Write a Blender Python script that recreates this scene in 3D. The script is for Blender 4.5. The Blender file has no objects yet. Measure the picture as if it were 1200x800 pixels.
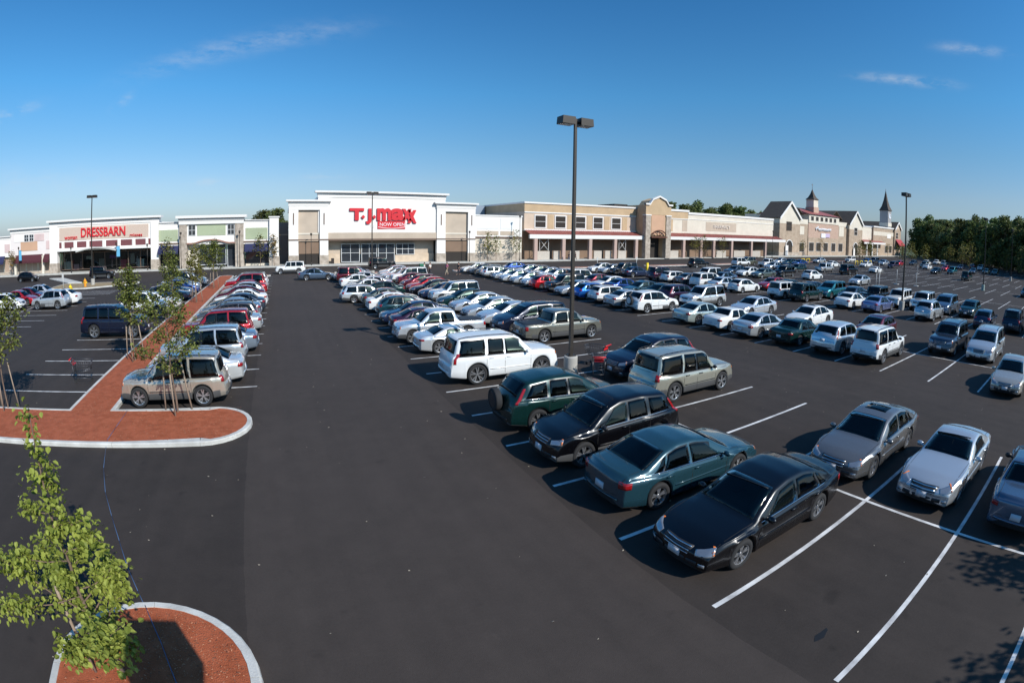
import bpy, bmesh, math, random
from math import sin, cos, pi, radians, sqrt, atan2, hypot
from mathutils import Vector, Matrix
from mathutils.geometry import tessellate_polygon
from mathutils.bvhtree import BVHTree
random.seed(7)
S = bpy.context.scene
COL = S.collection

# ------------------------------------------------------------------ camera (wide lens with barrel distortion)
cam = bpy.data.cameras.new('camera')
cam_o = bpy.data.objects.new('camera', cam)
COL.objects.link(cam_o)
_r, _u, _f = Vector((0.8659045, -0.4998948, 0.017736)), Vector((0.0292881, 0.0860646, 0.9958590)), Vector((0.4993511, 0.8617993, -0.0891647))
M = Matrix((_r, _u, -_f)).transposed().to_4x4()
M.translation = Vector((0, 0, 6.271))
cam_o.matrix_world = M
cam.type = 'PANO'
cam.panorama_type = 'FISHEYE_LENS_POLYNOMIAL'
cam.sensor_fit = 'HORIZONTAL'
cam.sensor_width = 36
cam.fisheye_fov = pi
cam.fisheye_polynomial_k0 = 0
cam.fisheye_polynomial_k1 = -0.057065141936
cam.fisheye_polynomial_k2 = 0.000217356927
cam.fisheye_polynomial_k3 = -3.6722914e-06
cam.fisheye_polynomial_k4 = -3.8090974e-07
cam.shift_x = -0.0379961
cam.shift_y = -0.0966319
cam.clip_end = 6000
S.camera = cam_o

# ------------------------------------------------------------------ sky and sun
TOSUN = Vector((7.1, -14, 11)).normalized()
W = bpy.data.worlds.new('World')
S.world = W
W.use_nodes = True
nt = W.node_tree
N, LK = nt.nodes, nt.links
sky = N.new('ShaderNodeTexSky')
sky.sky_type = 'NISHITA'
sky.sun_disc = False
sky.sun_elevation = math.asin(TOSUN.z)
sky.sun_rotation = atan2(TOSUN.x, TOSUN.y)
sky.altitude = 0
sky.air_density = 1.0
sky.dust_density = 0.6
sky.ozone_density = 3.0
bg = N['Background']
bg.inputs[1].default_value = 0.10
geo = N.new('ShaderNodeTexCoord')
def vmath(op, a, b=None):
    n = N.new('ShaderNodeVectorMath'); n.operation = op
    LK.new(a, n.inputs[0])
    if b is not None:
        n.inputs[1].default_value = b
    return n.outputs['Value'] if op == 'DOT_PRODUCT' else n.outputs[0]
def smath(op, a, b=None, c=None, clamp=False):
    n = N.new('ShaderNodeMath'); n.operation = op; n.use_clamp = clamp
    for i, v in enumerate((a, b, c)):
        if v is None: continue
        if isinstance(v, (int, float)): n.inputs[i].default_value = v
        else: LK.new(v, n.inputs[i])
    return n.outputs[0]
DIR = geo.outputs['Generated']
noi = N.new('ShaderNodeTexNoise'); noi.inputs['Scale'].default_value = 16; noi.inputs['Detail'].default_value = 7
noi.inputs['Roughness'].default_value = 0.65
mp = N.new('ShaderNodeMapping'); mp.inputs['Scale'].default_value = (1, 1, 3.0)
LK.new(DIR, mp.inputs[0]); LK.new(mp.outputs[0], noi.inputs['Vector'])
total = None
# thin cirrus streaks: two end directions, half width, strength
for A, B, wd, k in [((-.2895, .9157, .2788), (.0997, .9223, .3734), .018, .5), ((.8676, .3986, .2974), (.9299, .2359, .2821), .008, .95),
                    ((.9053, .2445, .3473), (.9344, .1203, .3354), .009, .6), ((-.58, .79, .19), (-.4795, .8491, .2216), .009, .7),
                    ((-.3416, .9156, .2123), (-.3024, .9227, .2392), .008, .6), ((.0368, .9945, .0983), (.1188, .9878, .1007), .005, .55),
                    ((-.1866, .9782, .0904), (-.1201, .9888, .0885), .007, .5), ((-.62, .78, .10), (-.25, .96, .085), .02, .3)]:
    A = Vector(A).normalized(); B = Vector(B).normalized(); C = (A + B).normalized()
    U = (B - A).normalized(); V = C.cross(U).normalized(); hl = (B - A).length / 2
    a = vmath('DOT_PRODUCT', DIR, U); b = vmath('DOT_PRODUCT', DIR, V); c = vmath('DOT_PRODUCT', DIR, C)
    a = smath('DIVIDE', a, hl); a = smath('POWER', smath('ABSOLUTE', a), 3.0)
    b = smath('DIVIDE', b, wd); b = smath('MULTIPLY', b, b)
    e = smath('EXPONENT', smath('MULTIPLY', smath('ADD', a, b), -1.0))
    e = smath('MULTIPLY', e, smath('GREATER_THAN', c, 0.0))
    e = smath('MULTIPLY', e, k * .6)
    total = e if total is None else smath('ADD', total, e)
rm = N.new('ShaderNodeMapRange'); rm.inputs[1].default_value = .38; rm.inputs[2].default_value = .70
LK.new(noi.outputs[0], rm.inputs[0])
total = smath('MULTIPLY', total, rm.outputs[0], clamp=True)
mx = N.new('ShaderNodeMix'); mx.data_type = 'RGBA'
LK.new(total, mx.inputs[0]); LK.new(sky.outputs[0], mx.inputs[6]); mx.inputs[7].default_value = (8.2, 8.6, 9.2, 1)
# deeper blue with height (clear dry autumn air), pale at the horizon
sz = N.new('ShaderNodeSeparateXYZ'); LK.new(DIR, sz.inputs[0])
cr = N.new('ShaderNodeValToRGB'); LK.new(sz.outputs[2], cr.inputs[0])
e0 = cr.color_ramp.elements
e0[0].position = 0; e0[0].color = (.50, .59, .80, 1); e0[1].position = .5; e0[1].color = (.22, .68, .97, 1)
for zz, c_ in ((.085, (.56, .655, .785)), (.16, (.46, .70, .83)), (.26, (.34, .77, .97))):
    e1 = e0.new(zz); e1.color = (*c_, 1)
gm = N.new('ShaderNodeMix'); gm.data_type = 'RGBA'; gm.blend_type = 'MULTIPLY'; gm.inputs[0].default_value = 1
LK.new(sky.outputs[0], gm.inputs[6]); LK.new(cr.outputs[0], gm.inputs[7])
LK.new(gm.outputs[2], mx.inputs[6]); mx.inputs[7].default_value = (4.6, 4.9, 5.2, 1)
vm = N.new('ShaderNodeVectorMath'); vm.operation = 'SCALE'; vm.inputs[3].default_value = 1.45
LK.new(mx.outputs[2], vm.inputs[0]); LK.new(vm.outputs[0], bg.inputs[0])

sun = bpy.data.lights.new('sun', 'SUN'); sun.energy = 5.0; sun.angle = radians(0.53); sun.color = (1, .955, .89)
sun_o = bpy.data.objects.new('sun', sun); COL.objects.link(sun_o)
sun_o.rotation_euler = (-TOSUN).to_track_quat('-Z', 'Y').to_euler()
vs = S.view_settings
vs.view_transform = 'Standard'; vs.look = 'None'; vs.exposure = 0; vs.gamma = 1
S.cycles.max_bounces = 5; S.cycles.diffuse_bounces = 2; S.cycles.glossy_bounces = 3; S.cycles.transmission_bounces = 3
S.cycles.transparent_max_bounces = 8; S.cycles.caustics_reflective = False; S.cycles.caustics_refractive = False

# ------------------------------------------------------------------ materials
MAT = {}
def mat(name, col, rough=.6, metal=0, coat=0, spec=.5, noise=0, nscale=8, bump=0, bscale=40, col2=None, emit=0):
    if name in MAT: return MAT[name]
    m = bpy.data.materials.new(name); m.use_nodes = True
    n = m.node_tree.nodes; l = m.node_tree.links; p = n['Principled BSDF']
    p.inputs['Base Color'].default_value = (*col, 1)
    p.inputs['Roughness'].default_value = rough; p.inputs['Metallic'].default_value = metal
    p.inputs['Coat Weight'].default_value = coat; p.inputs['Coat Roughness'].default_value = .04
    p.inputs['Specular IOR Level'].default_value = spec
    if noise or col2:
        t = n.new('ShaderNodeTexNoise'); t.inputs['Scale'].default_value = nscale; t.inputs['Detail'].default_value = 6
        tc = n.new('ShaderNodeTexCoord'); l.new(tc.outputs['Object'], t.inputs['Vector'])
        r = n.new('ShaderNodeValToRGB'); c2 = col2 or tuple(min(1, c * (1 + noise)) for c in col)
        c1 = col if col2 else tuple(c * (1 - noise) for c in col)
        r.color_ramp.elements[0].position = .35; r.color_ramp.elements[0].color = (*c1, 1)
        r.color_ramp.elements[1].position = .65; r.color_ramp.elements[1].color = (*c2, 1)
        l.new(t.outputs[0], r.inputs[0]); l.new(r.outputs[0], p.inputs['Base Color'])
    if bump:
        t2 = n.new('ShaderNodeTexNoise'); t2.inputs['Scale'].default_value = bscale; t2.inputs['Detail'].default_value = 4
        tc = n.new('ShaderNodeTexCoord'); l.new(tc.outputs['Object'], t2.inputs['Vector'])
        b = n.new('ShaderNodeBump'); b.inputs['Strength'].default_value = bump; b.inputs['Distance'].default_value = .02
        l.new(t2.outputs[0], b.inputs['Height']); l.new(b.outputs[0], p.inputs['Normal'])
    if emit:
        p.inputs['Emission Color'].default_value = (*col, 1); p.inputs['Emission Strength'].default_value = emit
    MAT[name] = m
    return m

def obj(name, me, m=None, parent=None, loc=None):
    if isinstance(me, bmesh.types.BMesh):
        b = me; me = bpy.data.meshes.new(name); b.to_mesh(me); b.free()
    if m is not None and not me.materials:
        for q in (m if isinstance(m, (list, tuple)) else [m]): me.materials.append(q)
    o = bpy.data.objects.new(name, me); COL.objects.link(o)
    if parent is not None: o.parent = parent
    if loc is not None: o.location = loc
    return o
def empty(name, loc=(0, 0, 0), rz=0):
    o = bpy.data.objects.new(name, None); COL.objects.link(o); o.location = loc; o.rotation_euler = (0, 0, rz)
    o.empty_display_size = .3
    return o
def tag(o, label=None, cat=None, group=None, kind=None):
    if label: o['label'] = label
    if cat: o['category'] = cat
    if group: o['group'] = group
    if kind: o['kind'] = kind
    return o
def bx(bm, x0, x1, y0, y1, z0, z1, mi=0):
    v = [bm.verts.new((x, y, z)) for z in (z0, z1) for x, y in ((x0, y0), (x1, y0), (x1, y1), (x0, y1))]
    for f in ((3, 2, 1, 0), (4, 5, 6, 7), (0, 1, 5, 4), (1, 2, 6, 5), (2, 3, 7, 6), (3, 0, 4, 7)):
        q = bm.faces.new([v[i] for i in f]); q.material_index = mi
    return v
def boxes(name, m, parent, *bs):
    bm = bmesh.new()
    for b in bs: bx(bm, *b)
    return obj(name, bm, m, parent)
def tube(bm, a, b, r0, r1=None, n=8, cap=True):
    a = Vector(a); b = Vector(b); r1 = r0 if r1 is None else r1
    d = (b - a).normalized(); s = d.orthogonal().normalized(); t = d.cross(s)
    A = [bm.verts.new(a + (s * cos(k * 2 * pi / n) + t * sin(k * 2 * pi / n)) * r0) for k in range(n)]
    B = [bm.verts.new(b + (s * cos(k * 2 * pi / n) + t * sin(k * 2 * pi / n)) * r1) for k in range(n)]
    for k in range(n):
        f = bm.faces.new((A[k], A[(k + 1) % n], B[(k + 1) % n], B[k])); f.smooth = True
    if cap: bm.faces.new(A[::-1]); bm.faces.new(B)
def prism(bm, pts, z0, z1, mi=0):
    a = [bm.verts.new((*p, z0)) for p in pts]; b = [bm.verts.new((*p, z1)) for p in pts]
    n = len(pts)
    for i in range(n):
        f = bm.faces.new((a[i], a[(i + 1) % n], b[(i + 1) % n], b[i])); f.material_index = mi
    f = bm.faces.new(b); f.material_index = mi
    return a, b
def pline_tube(bm, pts, r, n=6):
    for p, q in zip(pts, pts[1:]): tube(bm, p, q, r, n=n)

# ------------------------------------------------------------------ ground
def asphalt_material():
    m = bpy.data.materials.new('asphalt'); m.use_nodes = True
    n = m.node_tree.nodes; l = m.node_tree.links; p = n['Principled BSDF']
    tc = n.new('ShaderNodeTexCoord')
    def noise(scale, det, rough=.6):
        t = n.new('ShaderNodeTexNoise'); t.inputs['Scale'].default_value = scale; t.inputs['Detail'].default_value = det
        t.inputs['Roughness'].default_value = rough; l.new(tc.outputs['Object'], t.inputs['Vector']); return t.outputs[0]
    def math_(op, a, b):
        q = n.new('ShaderNodeMath'); q.operation = op
        for i, v in enumerate((a, b)):
            if isinstance(v, (int, float)): q.inputs[i].default_value = v
            else: l.new(v, q.inputs[i])
        return q.outputs[0]
    big = noise(.12, 5); mid = noise(1.3, 6, .7); fine = noise(22, 4, .8)
    sp = n.new('ShaderNodeSeparateXYZ'); l.new(tc.outputs['Object'], sp.inputs[0])
    # paving passes laid side by side: each strip of the paver has a slightly different shade
    w = math_('ADD', sp.outputs[0], math_('MULTIPLY', math_('SUBTRACT', mid, .5), .12))
    lane = math_('GREATER_THAN', w, -1.55)
    lane2 = math_('LESS_THAN', w, 5.6)
    strip = math_('MULTIPLY', lane, lane2)
    v = math_('ADD', math_('MULTIPLY', big, .024), .0195)
    v = math_('ADD', v, math_('MULTIPLY', strip, .0095))
    v = math_('ADD', v, math_('MULTIPLY', math_('SUBTRACT', mid, .5), .020))
    v = math_('ADD', v, math_('MULTIPLY', math_('SUBTRACT', fine, .5), .020))
    # worn wheel paths along the aisles, oil drips in the bays
    mpp = n.new('ShaderNodeMapping'); mpp.inputs['Scale'].default_value = (1.6, .05, 1); l.new(tc.outputs['Object'], mpp.inputs[0])
    tr = n.new('ShaderNodeTexNoise'); tr.inputs['Scale'].default_value = 1.0; tr.inputs['Detail'].default_value = 4; l.new(mpp.outputs[0], tr.inputs['Vector'])
    v = math_('ADD', v, math_('MULTIPLY', math_('SUBTRACT', tr.outputs[0], .5), .016))
    dr = n.new('ShaderNodeMapRange'); dr.inputs[1].default_value = .66; dr.inputs[2].default_value = .74; l.new(noise(1.1, 3, .5), dr.inputs[0])
    v = math_('SUBTRACT', v, math_('MULTIPLY', dr.outputs[0], .009))
    pl = n.new('ShaderNodeMapRange'); pl.inputs[1].default_value = .64; pl.inputs[2].default_value = .70; l.new(noise(.55, 5, .7), pl.inputs[0])
    v = math_('ADD', v, math_('MULTIPLY', pl.outputs[0], .006))
    cmb = n.new('ShaderNodeCombineColor')
    l.new(math_('MULTIPLY', v, 1.26), cmb.inputs[0]); l.new(v, cmb.inputs[1]); l.new(math_('MULTIPLY', v, .86), cmb.inputs[2])
    l.new(cmb.outputs[0], p.inputs['Base Color'])
    p.inputs['Roughness'].default_value = .85; p.inputs['Specular IOR Level'].default_value = .3
    b = n.new('ShaderNodeBump'); b.inputs['Strength'].default_value = .5; b.inputs['Distance'].default_value = .01
    l.new(noise(60, 3), b.inputs['Height']); l.new(b.outputs[0], p.inputs['Normal'])
    return m
ASPH = asphalt_material()
WHITE_LINE = mat('line_paint', (.42, .41, .40), .7, col2=(.76, .75, .73), nscale=2.2)
CONC = mat('concrete', (.50, .49, .45), .85, noise=.10, nscale=1.2, bump=.2)
CURB = mat('curb_concrete', (.44, .43, .40), .88, col2=(.60, .595, .56), nscale=1.7, bump=.4, bscale=25)
MULCH = mat('mulch', (.30, .068, .022), .95, col2=(.40, .10, .040), nscale=3.5, bump=1.0, bscale=38)
GRASS = mat('grass', (.045, .07, .02), .95, col2=(.10, .12, .045), nscale=.25, bump=.6, bscale=6)
YELLOW = mat('yellow_paint', (.85, .62, .02), .5)

def plane(name, x0, x1, y0, y1, z, m, kind='structure'):
    bm = bmesh.new(); bm.faces.new([bm.verts.new(p) for p in ((x0, y0, z), (x1, y0, z), (x1, y1, z), (x0, y1, z))])
    return tag(obj(name, bm, m), kind=kind)
plane('ground', -1500, 2500, -1500, 2500, -.06, GRASS)
bm = bmesh.new()
bm.faces.new([bm.verts.new(p) for p in ((-140, -40, 0), (235, -40, 0), (235, 92, 0), (-140, 92, 0))])
bmesh.ops.subdivide_edges(bm, edges=bm.edges[:], cuts=8, use_grid_fill=True)
lot = tag(obj('parking_lot', bm, ASPH), kind='structure')

SW, Y0 = 2.743, 1.58
PER = 18.58
LINES = []                       # (x0, x1, y)
def line_v(x, y0, y1): LINES.append((x - .05, x + .05, y0, y1))
def line_h(x0, x1, y): LINES.append((x0, x1, y - .05, y + .05))
for m in range(0, 12):
    xa = 5.86 + PER * m
    i1 = 25
    for i in range(-2 if m else -1, i1 + 1):
        if m > 7 and i > 18: continue
        line_h(xa, xa + 11.27, Y0 + SW * i)
    line_v(xa + 5.7, Y0 - 2 * SW, Y0 + SW * i1)
BY0 = 18.4
for i in range(0, 20):
    line_h(-7.08, -1.42, 21.06 + SW * i)
for i in range(-1, 18):
    line_h(-14.52, -9.42, 23.77 + SW * i)
for i in range(-7, 8):
    line_h(-32.5, -21.4, 34.45 + SW * i)
line_v(-26.9, 15.2, 54.)
for i in range(7):              # hatched access aisle by the accessible stalls
    line_h(-26.0, -20.6, 56.0 + .9 * i)
for y in (56.0, 61.4): line_h(-26.0, -20.6, y)
lines_near = sorted(LINES, key=lambda l: hypot((l[0] + l[1]) / 2, (l[2] + l[3]) / 2))
for k, (a, b, c, d) in enumerate(lines_near[:240]):
    # each stripe a thin sheet of paint with slightly worn ends
    bm = bmesh.new(); z = .004 if (b - a) > (d - c) else .0078
    bm.faces.new([bm.verts.new(p) for p in ((a, c, z), (b, c, z), (b, d, z), (a, d, z))])
    obj('stall_line', bm, WHITE_LINE, lot)
bm = bmesh.new()
for a, b, c, d in lines_near[240:]:
    z = .004 if (b - a) > (d - c) else .0078
    bm.faces.new([bm.verts.new(p) for p in ((a, c, z), (b, c, z), (b, d, z), (a, d, z))])
tag(obj('far_stall_lines', bm, WHITE_LINE, lot), kind='stuff')
bm = bmesh.new()
for k in range(4):
    a = k * .35; bm.faces.new([bm.verts.new(p) for p in ((55.4, 4.2 + a, .012), (57.9, 3.2 + a, .012), (57.95, 3.32 + a, .012), (55.45, 4.32 + a, .012))])
obj('yellow_marking', bm, YELLOW, lot)

# kerbed islands -------------------------------------------------
def offset_poly(pts, d):
    n = len(pts); out = []
    for i in range(n):
        p0, p1, p2 = Vector(pts[i - 1]), Vector(pts[i]), Vector(pts[(i + 1) % n])
        a = (p1 - p0).normalized(); b = (p2 - p1).normalized()
        na = Vector((-a.y, a.x)); nb = Vector((-b.y, b.x)); m = (na + nb)
        m = m / max(.3, m.length_squared) * 2
        out.append(tuple(p1 + m * d))
    return out
def arc(cx, cy, r, a0, a1, n=14): return [(cx + r * cos(radians(a0 + (a1 - a0) * k / n)), cy + r * sin(radians(a0 + (a1 - a0) * k / n))) for k in range(n + 1)]
def densify(pts, step=3.0):
    out = []; n = len(pts)
    for i in range(n):
        p, q = Vector(pts[i]), Vector(pts[(i + 1) % n]); L = (q - p).length; k = max(1, int(L / step))
        for j in range(k): out.append(tuple(p.lerp(q, j / k)))
    return out
def island(pts, name='mulch_island', fill=MULCH, h=.14, cw=.17, fillname='mulch_bed'):
    """counter-clockwise outline; separate kerb stones with joints round a slightly domed bed"""
    pts = densify(pts)
    inner = offset_poly(pts, cw)
    isl = tag(empty(name), kind='structure')
    bm = bmesh.new()
    vs_ = [bm.verts.new((*p, h - .015)) for p in offset_poly(pts, cw - .01)]
    for t in tessellate_polygon([[v.co.copy() for v in vs_]]):
        f = bm.faces.new([vs_[k] for k in t]); f.normal_update()
        if f.normal.z < 0: f.normal_flip()
    obj(fillname, bm, fill, isl)
    n = len(pts); acc = 0; seg = []
    for i in range(n):
        seg.append(i); acc += (Vector(pts[(i + 1) % n]) - Vector(pts[i])).length
        if acc > 2.9 or i == n - 1:
            idx = seg + [(i + 1) % n]; bm = bmesh.new()
            def vv(P, z, sh=0): return [bm.verts.new((*P[k], z)) for k in idx]
            o0 = vv(pts, -.02); o1 = vv(pts, h - .03); o2 = vv(offset_poly(pts, .03), h); i2 = vv(inner, h); i1 = vv(inner, h - .05)
            # joint: pull the ends in by a few millimetres
            for row in (o0, o1, o2, i2, i1):
                d0 = (row[1].co - row[0].co).normalized() * .006; row[0].co += d0
                d1 = (row[-2].co - row[-1].co).normalized() * .006; row[-1].co += d1
            for ra, rb in ((o0, o1), (o1, o2), (o2, i2), (i2, i1)):
                for k in range(len(idx) - 1): bm.faces.new((ra[k], ra[k + 1], rb[k + 1], rb[k]))
            for k in (0, -1):
                f = [o0[k], o1[k], o2[k], i2[k], i1[k]]; bm.faces.new(f if k == 0 else f[::-1])
            obj('curb_stone', bm, CURB, isl); seg = []; acc = 0
    return isl
island([(-22, 15.1), (-3.1, 15.1)] + arc(-3.1, 16.75, 1.65, -90, 90) + [(-3.1, 18.4), (-7.1, 18.4), (-7.1, 72.5)] +
       arc(-8.2, 72.9, 1.1, 0, 180, 8) + [(-9.3, 18.4), (-22, 18.4)])
island(arc(-3.33, 5.6, 1.95, 0, 180, 18) + [(-5.28, -12), (-1.38, -12)])
island([(-3.0, 71.6)] + arc(-2.6, 72.4, .8, -90, 90, 8) + [(-6.9, 73.2), (-6.9, 71.6)])
for m in range(0, 8):
    xa = 5.86 + PER * m; ya = Y0 + SW * 25 + .3
    island([(xa + 1, ya)] + [(xa + 10.3, ya)] + arc(xa + 10.3, ya + 1, 1, -90, 90, 8) + arc(xa + 1, ya + 1, 1, 90, 270, 8)[:-1])
island([(-33, 63), (-26.5, 63), (-20.5, 66.5)] + arc(-21.5, 68.3, 1.4, -40, 90, 8) + [(-33, 69.7)], fill=mat('dry_bed', (.30, .22, .12), .95, noise=.3, nscale=3, bump=.8))
island([(-33, 71.2), (-30.5, 71.2), (-38, 80), (-41, 80)], fill=CONC, fillname='walk_slab', name='walk_island')

# ------------------------------------------------------------------ sidewalk along the shops
sw = tag(empty('sidewalk'), kind='structure')
x = -75.0
while x < 262:
    w = 3.0 if x < 130 else 6.0
    front = 88.4 if x < 44 else min(93.5, 88.4 + (x - 44) * .055)
    bm = bmesh.new(); bx(bm, x + .008, x + w - .008, front, 99.5, -.02, .15)
    obj('concrete_slab', bm, CONC, sw); x += w

# ------------------------------------------------------------------ vehicles
def cglass(name, tint, ior=1.5):
    m = bpy.data.materials.new(name); m.use_nodes = True; n = m.node_tree.nodes; l = m.node_tree.links
    g = n.new('ShaderNodeBsdfGlossy'); g.inputs['Roughness'].default_value = .015; t = n.new('ShaderNodeBsdfTransparent'); t.inputs[0].default_value = (*tint, 1)
    f = n.new('ShaderNodeFresnel'); f.inputs[0].default_value = ior; x = n.new('ShaderNodeMixShader'); l.new(f.outputs[0], x.inputs[0]); l.new(t.outputs[0], x.inputs[1]); l.new(g.outputs[0], x.inputs[2])
    l.new(x.outputs[0], n['Material Output'].inputs[0]); MAT[name] = m; return m
GLASS = cglass('car_glass', (.50, .60, .56)); GLASST = cglass('tinted_glass', (.16, .18, .18))
CABIN = mat('cabin_trim', (.05, .05, .052), .8); SEATM = mat('seat_fabric', (.16, .15, .14), .9); FRIT = mat('window_frit', (.006, .006, .007), .25)
TYRE = mat('tyre_rubber', (.018, .018, .019), .85)
RIM = mat('alloy_rim', (.55, .56, .58), .28, metal=.85)
BLACKP = mat('black_plastic', (.02, .02, .022), .5)
GREYP = mat('grey_cladding', (.07, .07, .07), .65)
CHROME = mat('chrome', (.7, .7, .72), .12, metal=1)
TAILM = mat('tail_lamp_red', (.27, .008, .010), .12, coat=.6)
AMBER = mat('indicator_amber', (.8, .20, .02), .15, coat=.5)
HEADM = mat('headlamp', (.38, .40, .42), .12, metal=.6, coat=1)
PLATE = mat('number_plate', (.62, .63, .66), .5)
SEAM = mat('door_gap', (.008, .008, .008), .8)
UNDER = mat('underbody', (.012, .012, .012), .9)
PAINTS = dict(white=(.74, .75, .74), silver=(.44, .46, .47), silverwhite=(.60, .62, .62), lightsilver=(.53, .55, .57), black=(.003, .003, .0045), navy=(.012, .022, .06),
    darknavy=(.008, .012, .03), teal=(.02, .17, .20), steelteal=(.018, .058, .078), darkgreen=(.005, .028, .026), dteal=(.01, .05, .065), beige=(.34, .33, .27), tan=(.40, .36, .30), goldgrey=(.22, .215, .18),
    red=(.42, .012, .018), maroon=(.15, .012, .022), purple=(.035, .012, .035), blue=(.02, .06, .25), brightblue=(.015, .12, .42), bluegrey=(.10, .15, .22), slate=(.05, .07, .10),
    greygreen=(.14, .17, .15), palegreen=(.42, .48, .44), grey=(.13, .135, .145), pewter=(.20, .195, .19), lightblue=(.20, .25, .31), olive=(.16, .16, .11), violetblue=(.13, .16, .30))
CNAME = dict(white='white', silver='silver', silverwhite='bright silver', lightsilver='pale silver', black='black', navy='navy blue', darknavy='very dark navy', teal='teal', steelteal='metallic teal', darkgreen='dark green',
    dteal='dark teal', beige='beige silver', tan='tan', goldgrey='gold grey', red='red', maroon='maroon', purple='dark purple', blue='blue', brightblue='bright blue', bluegrey='blue grey', slate='slate blue',
    greygreen='grey green', palegreen='pale green', grey='grey', pewter='pewter grey', lightblue='light blue', olive='olive', violetblue='lavender blue')
def paint(c):
    k = 'paint_' + c
    if k in MAT: return MAT[k]
    col = PAINTS[c]; lum = max(col)
    m = mat(k, col if c == 'white' else tuple(min(.8, v * 1.3) if max(col) > .25 else v for v in col), .36 if c == 'white' else .27, metal=0 if c == 'white' else .6 if lum > .08 else .3, coat=1 if lum > .05 else .55)
    return m

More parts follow.
